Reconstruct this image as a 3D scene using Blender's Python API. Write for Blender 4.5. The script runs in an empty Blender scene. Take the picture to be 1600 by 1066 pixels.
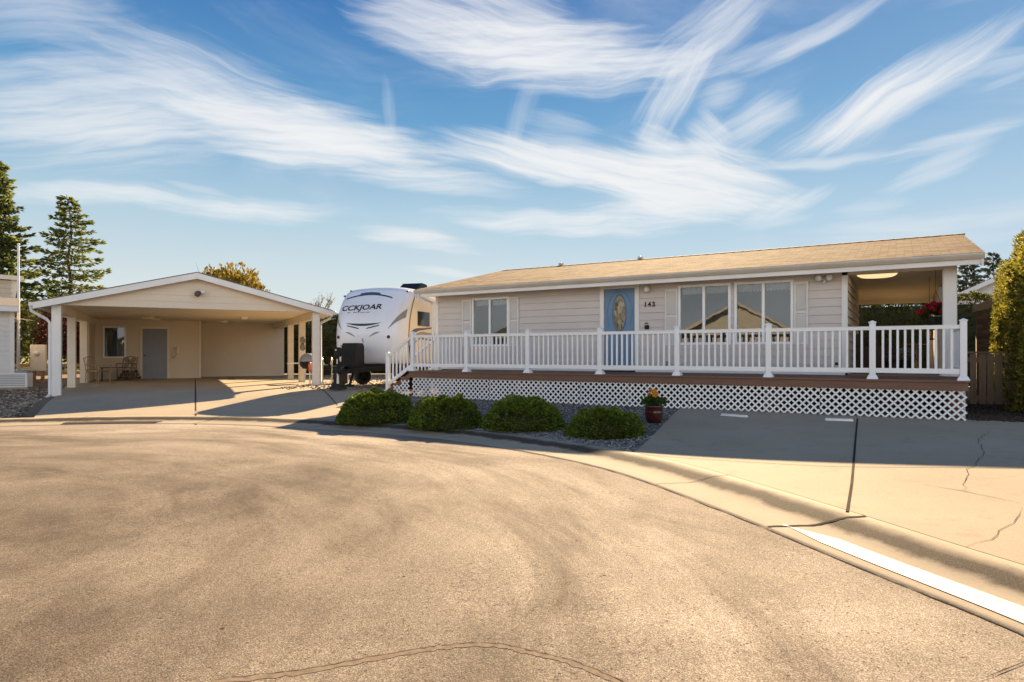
import bpy, math, random
from mathutils import Vector, Matrix, noise as mnoise
R = math.radians
random.seed(7)
scn = bpy.context.scene
COL = scn.collection

# ------------------------------------------------------------------ helpers
class MB:
    def __init__(s):
        s.v = []; s.f = []; s.smooth = []
    def add(s, vs, fs, smooth=False):
        n = len(s.v); s.v += [tuple(v) for v in vs]
        for f in fs:
            s.f.append(tuple(n + i for i in f)); s.smooth.append(smooth)
        return s
    def quad(s, a, b, c, d): return s.add([a, b, c, d], [(0, 1, 2, 3)])
    def box(s, x0, x1, y0, y1, z0, z1, bev=0.0):
        if bev <= 0:
            vs = [(x, y, z) for z in (z0, z1) for y in (y0, y1) for x in (x0, x1)]
            return s.add(vs, [(0, 2, 3, 1), (4, 5, 7, 6), (0, 1, 5, 4), (2, 6, 7, 3), (0, 4, 6, 2), (1, 3, 7, 5)])
        b = min(bev, (x1-x0)*.45, (y1-y0)*.45, (z1-z0)*.45)
        vs = []; idx = {}
        X = (x0, x1); Y = (y0, y1); Z = (z0, z1)
        for i in (0, 1):
            for j in (0, 1):
                for k in (0, 1):
                    sx = b if i == 0 else -b; sy = b if j == 0 else -b; sz = b if k == 0 else -b
                    idx[i, j, k, 0] = len(vs); vs.append((X[i], Y[j]+sy, Z[k]+sz))
                    idx[i, j, k, 1] = len(vs); vs.append((X[i]+sx, Y[j], Z[k]+sz))
                    idx[i, j, k, 2] = len(vs); vs.append((X[i]+sx, Y[j]+sy, Z[k]))
        fs = []
        for i in (0, 1):
            f = [idx[i, 0, 0, 0], idx[i, 1, 0, 0], idx[i, 1, 1, 0], idx[i, 0, 1, 0]]; fs.append(f if i else f[::-1])
        for j in (0, 1):
            f = [idx[0, j, 0, 1], idx[0, j, 1, 1], idx[1, j, 1, 1], idx[1, j, 0, 1]]; fs.append(f if j else f[::-1])
        for k in (0, 1):
            f = [idx[0, 0, k, 2], idx[1, 0, k, 2], idx[1, 1, k, 2], idx[0, 1, k, 2]]; fs.append(f if k else f[::-1])
        for i in (0, 1):
            for j in (0, 1): fs.append([idx[i, j, 0, 0], idx[i, j, 1, 0], idx[i, j, 1, 1], idx[i, j, 0, 1]])
            for k in (0, 1): fs.append([idx[i, 0, k, 0], idx[i, 1, k, 0], idx[i, 1, k, 2], idx[i, 0, k, 2]])
        for j in (0, 1):
            for k in (0, 1): fs.append([idx[0, j, k, 1], idx[1, j, k, 1], idx[1, j, k, 2], idx[0, j, k, 2]])
        for i in (0, 1):
            for j in (0, 1):
                for k in (0, 1): fs.append([idx[i, j, k, 0], idx[i, j, k, 1], idx[i, j, k, 2]])
        return s.add(vs, fs)
    def bar(s, p, q, w, h, up=(0, 0, 1)):      # square bar from p to q, w sideways, h along up
        p = Vector(p); q = Vector(q); d = (q-p).normalized(); up = Vector(up)
        sd = d.cross(up)
        if sd.length < 1e-4: sd = d.cross(Vector((1, 0, 0)))
        sd.normalize(); u = sd.cross(d).normalized()
        vs = [c + sd*(i*w/2) + u*(j*h/2) for c in (p, q) for i, j in ((-1, -1), (1, -1), (1, 1), (-1, 1))]
        return s.add(vs, [(3, 2, 1, 0), (4, 5, 6, 7), (0, 1, 5, 4), (1, 2, 6, 5), (2, 3, 7, 6), (3, 0, 4, 7)])
    def tube(s, pts, r, n=8, caps=True):
        pts = [Vector(p) for p in pts]; m = len(pts)
        rs = r if isinstance(r, (list, tuple)) else [r]*m
        rings = []; last = None
        for i, p in enumerate(pts):
            d = (pts[min(i+1, m-1)] - pts[max(i-1, 0)]).normalized()
            a = last if last is not None else (Vector((0, 0, 1)) if abs(d.z) < .9 else Vector((1, 0, 0)))
            x = (a - d*a.dot(d))
            if x.length < 1e-4: x = d.orthogonal()
            x.normalize(); last = x; y = d.cross(x)
            rings.append([p + (x*math.cos(2*math.pi*k/n) + y*math.sin(2*math.pi*k/n))*rs[i] for k in range(n)])
        vs = [v for rg in rings for v in rg]; fs = []
        for i in range(m-1):
            for k in range(n):
                k2 = (k+1) % n
                fs.append((i*n+k, i*n+k2, (i+1)*n+k2, (i+1)*n+k))
        s.add(vs, fs, True)
        if caps:
            s.add(rings[0][::-1], [tuple(range(n))]); s.add(rings[-1], [tuple(range(n))])
        return s
    def lathe(s, prof, c=(0, 0, 0), n=20, axis='z'):
        vs = []
        for r, h in prof:
            for k in range(n):
                a = 2*math.pi*k/n; x = r*math.cos(a); y = r*math.sin(a)
                if axis == 'z': vs.append((c[0]+x, c[1]+y, c[2]+h))
                elif axis == 'y': vs.append((c[0]+x, c[1]+h, c[2]+y))
                else: vs.append((c[0]+h, c[1]+x, c[2]+y))
        fs = []
        for i in range(len(prof)-1):
            for k in range(n):
                k2 = (k+1) % n
                f = (i*n+k, i*n+k2, (i+1)*n+k2, (i+1)*n+k)
                fs.append(f if axis != 'y' else f[::-1])
        return s.add(vs, fs, True)
    def poly_prism(s, pts, fn, t0, t1):         # pts 2-D outline, fn(u,v,t)->xyz
        n = len(pts)
        vs = [fn(u, v, t0) for u, v in pts] + [fn(u, v, t1) for u, v in pts]
        fs = [tuple(range(n))[::-1], tuple(range(n, 2*n))] + [(i, (i+1) % n, n+(i+1) % n, n+i) for i in range(n)]
        return s.add(vs, fs)
    def build(s, name, mat, parent=None, loc=None, fix=True):
        me = bpy.data.meshes.new(name); me.from_pydata(s.v, [], s.f)
        me.polygons.foreach_set('use_smooth', s.smooth)
        me.materials.append(mat); me.validate()
        if fix:
            import bmesh
            bm = bmesh.new(); bm.from_mesh(me); bmesh.ops.recalc_face_normals(bm, faces=bm.faces[:]); bm.to_mesh(me); bm.free()
        me.update()
        return link(name, me, parent, loc)
def link(name, me, parent=None, loc=None):
    o = bpy.data.objects.new(name, me); COL.objects.link(o)
    if parent: o.parent = parent
    if loc: o.location = loc
    return o
def empty(name, loc=(0, 0, 0), rz=0.0):
    o = bpy.data.objects.new(name, None); COL.objects.link(o); o.location = loc; o.rotation_euler = (0, 0, rz)
    o.empty_display_size = .1
    return o
def tag(o, label=None, cat=None, group=None, kind=None):
    if label: o['label'] = label
    if cat: o['category'] = cat
    if group: o['group'] = group
    if kind: o['kind'] = kind
    return o
def copy_tree(o, parent=None):
    c = o.copy(); COL.objects.link(c)
    if parent: c.parent = parent
    for ch in list(o.children): copy_tree(ch, c)
    return c
def text_mesh(txt, size, ext=0.004, bold=0.0, shear=0.0, spacing=1.0):
    cu = bpy.data.curves.new('lettering', 'FONT'); cu.body = txt; cu.size = size; cu.extrude = ext; cu.offset = bold
    cu.shear = shear; cu.space_character = spacing; cu.align_x = 'CENTER'; cu.align_y = 'CENTER'; cu.resolution_u = 4
    o = bpy.data.objects.new('lettering', cu); COL.objects.link(o)
    dg = bpy.context.evaluated_depsgraph_get(); dg.update()
    me = bpy.data.meshes.new_from_object(o.evaluated_get(dg))
    bpy.data.objects.remove(o); bpy.data.curves.remove(cu)
    return me

# ------------------------------------------------------------------ materials
def nt_new(name):
    m = bpy.data.materials.new(name); m.use_nodes = True
    nt = m.node_tree; nt.nodes.clear()
    out = nt.nodes.new('ShaderNodeOutputMaterial'); p = nt.nodes.new('ShaderNodeBsdfPrincipled')
    nt.links.new(p.outputs[0], out.inputs[0])
    return m, nt, p
def N(nt, t, **kw):
    n = nt.nodes.new('ShaderNode'+t)
    for k, v in kw.items():
        if k.startswith('i_'):
            key = k[2:]; key = int(key) if key.isdigit() else key.replace('_', ' ')
            n.inputs[key].default_value = v
        else: setattr(n, k, v)
    return n
def ramp(nt, fac, stops, interp='LINEAR'):
    r = nt.nodes.new('ShaderNodeValToRGB'); r.color_ramp.interpolation = interp
    e = r.color_ramp.elements
    while len(e) < len(stops): e.new(.5)
    for i, (p, c) in enumerate(stops):
        e[i].position = p; e[i].color = (*c, 1) if len(c) == 3 else c
    nt.links.new(fac, r.inputs[0]); return r.outputs[0]
def mixc(nt, fac, a, b, mode='MIX'):
    m = nt.nodes.new('ShaderNodeMix'); m.data_type = 'RGBA'; m.blend_type = mode; m.clamp_factor = True
    for s, v in ((m.inputs[0], fac), (m.inputs[6], a), (m.inputs[7], b)):
        if isinstance(v, (int, float)): s.default_value = v
        elif isinstance(v, tuple): s.default_value = (*v, 1) if len(v) == 3 else v
        else: nt.links.new(v, s)
    return m.outputs[2]
def mth(nt, op, a, b=None, c=None, clamp=False):
    m = nt.nodes.new('ShaderNodeMath'); m.operation = op; m.use_clamp = clamp
    for i, v in enumerate((a, b, c)):
        if v is None: continue
        if isinstance(v, (int, float)): m.inputs[i].default_value = v
        else: nt.links.new(v, m.inputs[i])
    return m.outputs[0]
def objco(nt, scale=(1, 1, 1)):
    t = nt.nodes.new('ShaderNodeTexCoord')
    if scale == (1, 1, 1): return t.outputs['Object']
    m = nt.nodes.new('ShaderNodeMapping'); m.inputs['Scale'].default_value = scale
    nt.links.new(t.outputs['Object'], m.inputs[0]); return m.outputs[0]
def noise(nt, co, scale, detail=4, rough=.55, dist=0.0):
    n = N(nt, 'TexNoise', i_Scale=scale, i_Detail=detail, i_Roughness=rough, i_Distortion=dist)
    nt.links.new(co, n.inputs['Vector']); return n.outputs[0]
def bump(nt, p, h, strength=.3, dist=.02):
    b = N(nt, 'Bump', i_Strength=strength, i_Distance=dist)
    nt.links.new(h, b.inputs['Height']); nt.links.new(b.outputs[0], p.inputs['Normal'])
def simple(name, c, rough=.5, metal=0.0, var=.12, scale=3.0, bmp=0.0, bscale=60, spec=.5, coat=0.0):
    m, nt, p = nt_new(name); co = objco(nt)
    n = noise(nt, co, scale, 5)
    dark = tuple(x*(1-var) for x in c); lite = tuple(min(1, x*(1+var*.7)) for x in c)
    nt.links.new(ramp(nt, n, [(.3, dark), (.7, lite)]), p.inputs['Base Color'])
    p.inputs['Roughness'].default_value = rough; p.inputs['Metallic'].default_value = metal
    p.inputs['Specular IOR Level'].default_value = spec; p.inputs['Coat Weight'].default_value = coat
    if bmp: bump(nt, p, noise(nt, co, bscale, 3), bmp, .01)
    return m
def wood(name, c, rough=.75, along=(1.2, 14, 14), var=.35, bmp=.25):
    m, nt, p = nt_new(name); co = objco(nt, along)
    n = noise(nt, co, 2.2, 6, .6, .6); n2 = noise(nt, objco(nt), 1.3, 3)
    c1 = ramp(nt, n, [(.25, tuple(x*(1-var) for x in c)), (.75, tuple(x*(1+var*.5) for x in c))])
    nt.links.new(mixc(nt, .35, c1, ramp(nt, n2, [(.3, tuple(x*.7 for x in c)), (.7, tuple(x*1.2 for x in c))])), p.inputs['Base Color'])
    p.inputs['Roughness'].default_value = rough; bump(nt, p, n, bmp, .01)
    return m
def leafmat(name, c, var=.55, trans=.35, rough=.6, cscale=1.2, tip=None):
    m, nt, p = nt_new(name)
    g = nt.nodes.new('ShaderNodeNewGeometry')
    n = noise(nt, objco(nt), cscale, 4)
    f = mth(nt, 'ADD', mth(nt, 'MULTIPLY', g.outputs['Random Per Island'], .55), mth(nt, 'MULTIPLY', n, .6), clamp=True)
    tip = tip or tuple(min(1, x*(1+var*1.3)) for x in c)
    colr = ramp(nt, f, [(.2, tuple(x*(1-var) for x in c)), (.55, c), (.95, tip)])
    nt.links.new(colr, p.inputs['Base Color']); p.inputs['Roughness'].default_value = rough
    p.inputs['Specular IOR Level'].default_value = .25
    if trans > 0:
        t = nt.nodes.new('ShaderNodeBsdfTranslucent'); nt.links.new(colr, t.inputs[0])
        mx = nt.nodes.new('ShaderNodeMixShader'); mx.inputs[0].default_value = trans
        nt.links.new(p.outputs[0], mx.inputs[1]); nt.links.new(t.outputs[0], mx.inputs[2])
        out = [x for x in nt.nodes if x.type == 'OUTPUT_MATERIAL'][0]
        nt.links.new(mx.outputs[0], out.inputs[0])
    return m
M = {}
M['trim'] = simple('white_trim_paint', (.74, .72, .68), .45, var=.06, scale=1.5)
M['vinyl'] = simple('white_vinyl', (.8, .8, .79), .35, var=.05, scale=1.2)
M['shutter'] = simple('shutter_paint', (.66, .63, .58), .5, var=.06)
M['gutter'] = simple('gutter_paint', (.62, .56, .46), .4, var=.08)
M['cream'] = simple('cream_trim_paint', (.70, .62, .49), .5, var=.06)
M['ceil'] = simple('ceiling_paint', (.80, .70, .53), .6, var=.06)
M['black'] = simple('black_plastic', (.010, .010, .011), .55, var=.2, spec=.25)
M['rubber'] = simple('rubber', (.018, .017, .016), .8, var=.2)
M['steel'] = simple('galvanised_steel', (.55, .54, .52), .35, .9, var=.1)
M['iron'] = simple('wrought_iron_paint', (.09, .06, .04), .6, var=.3)
M['bluedoor'] = simple('blue_door_paint', (.10, .20, .33), .4, var=.08)
M['greydoor'] = simple('grey_door_paint', (.22, .25, .29), .45, var=.06)
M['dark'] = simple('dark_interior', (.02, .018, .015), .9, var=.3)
M['darkfurn'] = simple('dark_upholstery', (.05, .028, .02), .8, var=.4, scale=8)
M['curtain'] = simple('pale_curtain', (.30, .29, .25), .8, var=.15, scale=10)
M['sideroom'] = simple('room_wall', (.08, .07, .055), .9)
M['lamp'] = simple('opal_glass', (.75, .73, .68), .25, var=.03)
M['pot'] = simple('glazed_pot', (.055, .012, .009), .2, var=.3, scale=6, coat=.5)
M['rvwhite'] = simple('white_gelcoat', (.72, .73, .75), .22, var=.05, scale=1.0, coat=.4)
M['rvside'] = simple('cream_fibreglass', (.74, .64, .48), .35, var=.05, scale=1.0, coat=.2)
M['decal_dark'] = simple('dark_decal', (.02, .02, .024), .3, var=.1)
M['decal_grey'] = simple('grey_decal', (.23, .22, .21), .3, var=.1)
M['decal_blue'] = simple('navy_decal', (.012, .05, .11), .25, var=.1)
M['decal_brown'] = simple('brown_decal', (.10, .05, .025), .3, var=.2)
M['deck'] = wood('brown_deck_board', (.17, .085, .052), .6)
M['fence'] = wood('weathered_fence_wood', (.27, .185, .115), .85, along=(14, 14, 1.2))
M['paleboard'] = wood('pale_rail_wood', (.34, .22, .12), .85)
M['bark'] = wood('tree_bark', (.11, .075, .05), .9, along=(10, 10, 2), bmp=.6)
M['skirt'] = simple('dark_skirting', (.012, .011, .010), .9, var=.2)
M['parkbar'] = simple('white_bar_paint', (.7, .68, .62), .5, var=.1, scale=8)

def siding_mat(name, c):
    m, nt, p = nt_new(name); co = objco(nt, (1.2, 1.2, 26))
    g = noise(nt, co, 6, 5); n2 = noise(nt, objco(nt), .9, 4)
    a = ramp(nt, g, [(.2, tuple(x*.93 for x in c)), (.8, tuple(x*1.05 for x in c))])
    nt.links.new(mixc(nt, .4, a, ramp(nt, n2, [(.3, tuple(x*.86 for x in c)), (.7, tuple(x*1.08 for x in c))])), p.inputs['Base Color'])
    p.inputs['Roughness'].default_value = .62; bump(nt, p, g, .12, .006)
    return m
M['siding'] = siding_mat('house_siding', (.58, .525, .48))
M['siding2'] = siding_mat('carport_siding', (.66, .56, .43))
M['siding3'] = siding_mat('white_siding', (.68, .66, .62))

def shingle_mat():
    m, nt, p = nt_new('tan_shingles')
    co = objco(nt); mp = N(nt, 'Mapping'); nt.links.new(co, mp.inputs[0]); mp.inputs['Scale'].default_value = (1, 1, 0)
    b = N(nt, 'TexBrick', offset=.5, squash=1.0, i_Scale=1.0, i_Mortar_Size=.011, i_Bias=0.0, i_Brick_Width=.30, i_Row_Height=.16)
    b.inputs['Color1'].default_value = (.0, .0, .0, 1); b.inputs['Color2'].default_value = (1, 1, 1, 1); b.inputs['Mortar'].default_value = (.3, .3, .3, 1)
    nt.links.new(mp.outputs[0], b.inputs['Vector'])
    n = noise(nt, co, 60, 3); n2 = noise(nt, co, .6, 4)
    f = mth(nt, 'ADD', mth(nt, 'MULTIPLY', b.outputs[0], .62), mth(nt, 'MULTIPLY', n, .40))
    c = ramp(nt, f, [(.12, (.075, .052, .034)), (.45, (.20, .14, .085)), (.85, (.31, .225, .135))])
    c = mixc(nt, mth(nt, 'MULTIPLY', b.outputs['Fac'], .75), c, (.10, .07, .045))
    c = mixc(nt, .3, c, ramp(nt, n2, [(.3, (.14, .10, .065)), (.7, (.27, .19, .11))]))
    nt.links.new(c, p.inputs['Base Color']); p.inputs['Roughness'].default_value = .95; p.inputs['Specular IOR Level'].default_value = .05
    h = mth(nt, 'SUBTRACT', mth(nt, 'ADD', mth(nt, 'MULTIPLY', b.outputs[0], .35), mth(nt, 'MULTIPLY', n, .5)), mth(nt, 'MULTIPLY', b.outputs['Fac'], 1.0))
    bump(nt, p, h, .9, .02)
    return m
M['shingle'] = shingle_mat()

def concrete_mat(name, c, stain=True):
    m, nt, p = nt_new(name); co = objco(nt)
    n1 = noise(nt, co, .55, 5, .6); n2 = noise(nt, co, 55, 4, .7); n3 = noise(nt, co, 3.5, 5, .65, .4)
    a = ramp(nt, n1, [(.32, tuple(x*.74 for x in c)), (.68, tuple(x*1.12 for x in c))])
    b = ramp(nt, n2, [(.3, tuple(x*.72 for x in c)), (.7, tuple(x*1.15 for x in c))])
    k = mixc(nt, .55, a, b)
    k = mixc(nt, mth(nt, 'MULTIPLY', ramp(nt, n3, [(.55, (0, 0, 0)), (.72, (1, 1, 1))]), .42), k, tuple(x*.55 for x in c))
    v = N(nt, 'TexVoronoi', i_Scale=7.0); nt.links.new(co, v.inputs['Vector'])
    k = mixc(nt, mth(nt, 'MULTIPLY', ramp(nt, v.outputs['Distance'], [(.02, (1, 1, 1)), (.06, (0, 0, 0))]), .35), k, (.06, .05, .04))
    nt.links.new(k, p.inputs['Base Color']); p.inputs['Roughness'].default_value = .9; p.inputs['Specular IOR Level'].default_value = .15
    bump(nt, p, n2, .12, .006)
    return m
M['concrete'] = concrete_mat('driveway_concrete', (.35, .29, .21))
M['concrete2'] = concrete_mat('apron_concrete', (.37, .305, .22))

def asphalt_mat():
    m, nt, p = nt_new('aged_asphalt'); co = objco(nt)
    n1 = noise(nt, co, .28, 5, .6, .5); n2 = noise(nt, co, 130, 3, .85); n5 = noise(nt, co, 16, 5, .8)
    # polar coordinates about the middle of the turning circle: tyre sweeps and the cleaner band along the gutter
    sub = N(nt, 'VectorMath', operation='SUBTRACT'); nt.links.new(co, sub.inputs[0]); sub.inputs[1].default_value = (-7.3, 3.2, 0)
    sp = N(nt, 'SeparateXYZ'); nt.links.new(sub.outputs[0], sp.inputs[0]); ln = N(nt, 'VectorMath', operation='LENGTH'); nt.links.new(sub.outputs[0], ln.inputs[0]); rad = ln.outputs['Value']
    cb = N(nt, 'CombineXYZ'); nt.links.new(mth(nt, 'MULTIPLY', mth(nt, 'ARCTAN2', sp.outputs[1], sp.outputs[0]), 2.6), cb.inputs[0]); nt.links.new(mth(nt, 'MULTIPLY', rad, 1.15), cb.inputs[1])
    n3 = noise(nt, cb.outputs[0], 1.0, 7, .68, .5)
    v = N(nt, 'TexVoronoi', i_Scale=150.0); nt.links.new(co, v.inputs['Vector'])
    fine = mth(nt, 'ADD', mth(nt, 'ADD', mth(nt, 'MULTIPLY', n2, .42), mth(nt, 'MULTIPLY', n5, .16)), mth(nt, 'MULTIPLY', v.outputs['Distance'], .55))
    a = ramp(nt, fine, [(.30, (.045, .038, .032)), (.50, (.238, .20, .158)), (.77, (.53, .46, .375))])
    big = ramp(nt, n1, [(.38, (.55, .53, .52)), (.52, (.85, .84, .83)), (.60, (1, 1, 1))])
    mid = ramp(nt, n3, [(.34, (.42, .40, .39)), (.48, (.80, .79, .78)), (.58, (1, 1, 1))])
    k = mixc(nt, .85, a, big, 'MULTIPLY'); k = mixc(nt, .8, k, mid, 'MULTIPLY')
    wob = mth(nt, 'ADD', rad, mth(nt, 'MULTIPLY', mth(nt, 'SUBTRACT', n3, .5), 4.0))
    k = mixc(nt, 1.0, k, ramp(nt, mth(nt, 'DIVIDE', wob, 12.0, clamp=True), [(.3, (.66, .64, .62)), (.62, (.80, .79, .78)), (.74, (1.12, 1.12, 1.12)), (.86, (1.0, 1.0, 1.0))]), 'MULTIPLY')
    v3 = N(nt, 'TexVoronoi', i_Scale=24.0); nt.links.new(co, v3.inputs['Vector'])
    k = mixc(nt, mth(nt, 'MULTIPLY', ramp(nt, v3.outputs['Distance'], [(.10, (1, 1, 1)), (.20, (0, 0, 0))]), mth(nt, 'GREATER_THAN', noise(nt, co, 3.0, 3), .44)), k, (.06, .047, .037))
    # fine alligator crazing
    vv = N(nt, 'TexVoronoi', feature='DISTANCE_TO_EDGE', i_Scale=13.0)
    ad = N(nt, 'VectorMath', operation='ADD'); sc = N(nt, 'VectorMath', operation='SCALE'); sc.inputs['Scale'].default_value = .22
    nn = N(nt, 'TexNoise', i_Scale=5.0, i_Detail=4.0); nt.links.new(co, nn.inputs['Vector']); nt.links.new(nn.outputs[1], sc.inputs[0])
    nt.links.new(co, ad.inputs[0]); nt.links.new(sc.outputs[0], ad.inputs[1]); nt.links.new(ad.outputs[0], vv.inputs['Vector'])
    cr = mth(nt, 'MULTIPLY', ramp(nt, vv.outputs['Distance'], [(.0, (1, 1, 1)), (.035, (0, 0, 0))]), ramp(nt, noise(nt, co, .45, 3), [(.42, (0, 0, 0)), (.58, (1, 1, 1))]))
    k = mixc(nt, mth(nt, 'MULTIPLY', cr, .75), k, (.045, .035, .028))
    # scattered dark specks
    v2 = N(nt, 'TexVoronoi', i_Scale=2.3); nt.links.new(co, v2.inputs['Vector'])
    k = mixc(nt, ramp(nt, v2.outputs['Distance'], [(.022, (1, 1, 1)), (.035, (0, 0, 0))]), k, (.03, .022, .016))
    nt.links.new(k, p.inputs['Base Color']); p.inputs['Roughness'].default_value = .95; p.inputs['Specular IOR Level'].default_value = .12
    bump(nt, p, mth(nt, 'SUBTRACT', fine, mth(nt, 'MULTIPLY', cr, .4)), .22, .008)
    return m
M['asphalt'] = asphalt_mat()

def curb_mat():
    # rolled kerb: tan gutter pan, dirt and tyre marks along the rise, worn white stripe (u = along, v = across, stored in the mesh)
    m, nt, p = nt_new('kerb_concrete'); co = objco(nt)
    c = (.34, .285, .21)
    n1 = noise(nt, co, .8, 5, .6); n2 = noise(nt, co, 55, 4, .7); n4 = noise(nt, co, 2.2, 5, .7)
    k = mixc(nt, .45, ramp(nt, n1, [(.3, tuple(x*.8 for x in c)), (.7, tuple(x*1.1 for x in c))]), ramp(nt, n2, [(.3, tuple(x*.7 for x in c)), (.7, tuple(x*1.15 for x in c))]))
    uv = N(nt, 'UVMap', uv_map='across'); sep = N(nt, 'SeparateXYZ'); nt.links.new(uv.outputs[0], sep.inputs[0])
    d = sep.outputs[1]; d2 = mth(nt, 'ADD', d, mth(nt, 'MULTIPLY', mth(nt, 'SUBTRACT', n4, .5), .22))
    st = ramp(nt, d2, [(.43, (0, 0, 0)), (.50, (1, 1, 1)), (.60, (1, 1, 1)), (.72, (0, 0, 0))])
    fs = ramp(nt, noise(nt, co, 120, 2), [(.3, (.72, .72, .72)), (.6, (1, 1, 1))])
    k = mixc(nt, mth(nt, 'MULTIPLY', mth(nt, 'MULTIPLY', st, fs), .97), k, (.03, .022, .016))
    nt.links.new(k, p.inputs['Base Color']); p.inputs['Roughness'].default_value = .9; p.inputs['Specular IOR Level'].default_value = .15
    bump(nt, p, n2, .12, .006)
    return m
M['kerb'] = curb_mat()
def paint_mat():
    m, nt, p = nt_new('worn_white_road_paint'); co = objco(nt)
    v = N(nt, 'TexVoronoi', i_Scale=6.0); nt.links.new(co, v.inputs['Vector'])
    n = noise(nt, co, 40, 4, .7)
    k = ramp(nt, n, [(.3, (.30, .25, .19)), (.46, (.56, .53, .47)), (.7, (.64, .62, .57))])
    k = mixc(nt, ramp(nt, v.outputs['Distance'], [(.04, (1, 1, 1)), (.09, (0, 0, 0))]), k, (.12, .1, .08))
    nt.links.new(k, p.inputs['Base Color']); p.inputs['Roughness'].default_value = .6
    return m
M['paint'] = paint_mat()
def ground_mat():
    m, nt, p = nt_new('ground_soil_and_grass'); co = objco(nt)
    sep = N(nt, 'SeparateXYZ'); nt.links.new(co, sep.inputs[0])
    n1 = noise(nt, co, 9, 6, .7); n2 = noise(nt, co, .5, 4)
    dirt = mixc(nt, n2, ramp(nt, n1, [(.3, (.085, .055, .035)), (.7, (.25, .18, .115))]), (.15, .105, .065))
    gr = ramp(nt, n1, [(.3, (.075, .085, .015)), (.7, (.22, .21, .04))])
    f = mth(nt, 'GREATER_THAN', mth(nt, 'ADD', sep.outputs[1], mth(nt, 'MULTIPLY', n2, 5)), 36.0)
    f2 = mth(nt, 'GREATER_THAN', -7.5, mth(nt, 'ADD', sep.outputs[1], mth(nt, 'MULTIPLY', n2, 2)))
    nt.links.new(mixc(nt, mth(nt, 'MAXIMUM', f, f2), dirt, gr), p.inputs['Base Color']); p.inputs['Roughness'].default_value = .95
    bump(nt, p, n1, .8, .05)
    return m
M['ground'] = ground_mat()
def stone_mat(name, a, b):
    m, nt, p = nt_new(name); g = nt.nodes.new('ShaderNodeNewGeometry')
    nt.links.new(ramp(nt, g.outputs['Random Per Island'], [(.0, a), (.75, b), (1, tuple(x*1.7 for x in b))]), p.inputs['Base Color'])
    p.inputs['Roughness'].default_value = .85
    return m
M['stone'] = stone_mat('grey_river_stone', (.05, .049, .047), (.20, .19, .175))
M['stone2'] = stone_mat('brown_gravel_stone', (.07, .055, .04), (.26, .21, .15))
M['bed'] = simple('bed_soil', (.07, .065, .06), .95, var=.5, scale=30, bmp=.6)
M['mulch'] = simple('bark_mulch', (.05, .033, .022), .95, var=.5, scale=40, bmp=.9)
M['groove'] = simple('joint_filler', (.045, .034, .024), .95, var=.3, spec=.05)
M['seal'] = simple('crack_sealer', (.20, .155, .115), .95, var=.3, scale=30, spec=.05)
def glass_mat(name, fac, tint=(.9, .93, .92)):
    m, nt, p = nt_new(name); out = [x for x in nt.nodes if x.type == 'OUTPUT_MATERIAL'][0]
    g = N(nt, 'BsdfGlossy', i_Roughness=.015); g.inputs[0].default_value = (*tint, 1)
    t = N(nt, 'BsdfTransparent'); t.inputs[0].default_value = (.75, .8, .78, 1)
    wn = noise(nt, objco(nt), 1.6, 2); b = N(nt, 'Bump', i_Strength=.05, i_Distance=.02); nt.links.new(wn, b.inputs['Height']); nt.links.new(b.outputs[0], g.inputs['Normal'])
    mx = nt.nodes.new('ShaderNodeMixShader'); mx.inputs[0].default_value = fac
    nt.links.new(t.outputs[0], mx.inputs[1]); nt.links.new(g.outputs[0], mx.inputs[2]); nt.links.new(mx.outputs[0], out.inputs[0])
    return m
M['glass'] = glass_mat('window_glass', .08)
M['rvglass'] = simple('tinted_glass', (.006, .006, .007), .06, var=.1)
def leadglass_mat():
    m, nt, p = nt_new('leaded_glass'); co = objco(nt)
    v = N(nt, 'TexVoronoi', feature='DISTANCE_TO_EDGE', i_Scale=11.0); nt.links.new(objco(nt, (1.4, 1.4, .7)), v.inputs['Vector'])
    v2 = N(nt, 'TexVoronoi', i_Scale=11.0); nt.links.new(objco(nt, (1.4, 1.4, .7)), v2.inputs['Vector'])
    c = ramp(nt, v2.outputs['Color'], [(.2, (.04, .035, .02)), (.55, (.16, .12, .06)), (.85, (.36, .30, .18))])
    c = mixc(nt, ramp(nt, v.outputs['Distance'], [(.02, (1, 1, 1)), (.06, (0, 0, 0))]), c, (.30, .24, .12))
    nt.links.new(c, p.inputs['Base Color']); p.inputs['Roughness'].default_value = .15; bump(nt, p, v.outputs['Distance'], .5, .01)
    return m
M['lead'] = leadglass_mat()
def emis(name, c, s):
    m, nt, p = nt_new(name); p.inputs['Base Color'].default_value = (*c, 1)
    p.inputs['Emission Color'].default_value = (*c, 1); p.inputs['Emission Strength'].default_value = s
    return m
M['glow'] = emis('lit_diffuser', (1, .70, .36), .32)
def brick_mat():
    m, nt, p = nt_new('brown_brick'); co = objco(nt)
    mp = N(nt, 'Mapping'); mp.inputs['Rotation'].default_value = (R(90), 0, 0); nt.links.new(co, mp.inputs[0])
    b = N(nt, 'TexBrick', i_Scale=1.0, i_Mortar_Size=.008, i_Brick_Width=.2, i_Row_Height=.075)
    b.inputs['Color1'].default_value = (.14, .07, .04, 1); b.inputs['Color2'].default_value = (.26, .15, .09, 1); b.inputs['Mortar'].default_value = (.12, .1, .08, 1)
    nt.links.new(mp.outputs[0], b.inputs['Vector']); nt.links.new(b.outputs[0], p.inputs['Base Color'])
    p.inputs['Roughness'].default_value = .9; bump(nt, p, b.outputs['Fac'], -.5, .01)
    return m
M['brick'] = brick_mat()
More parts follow.
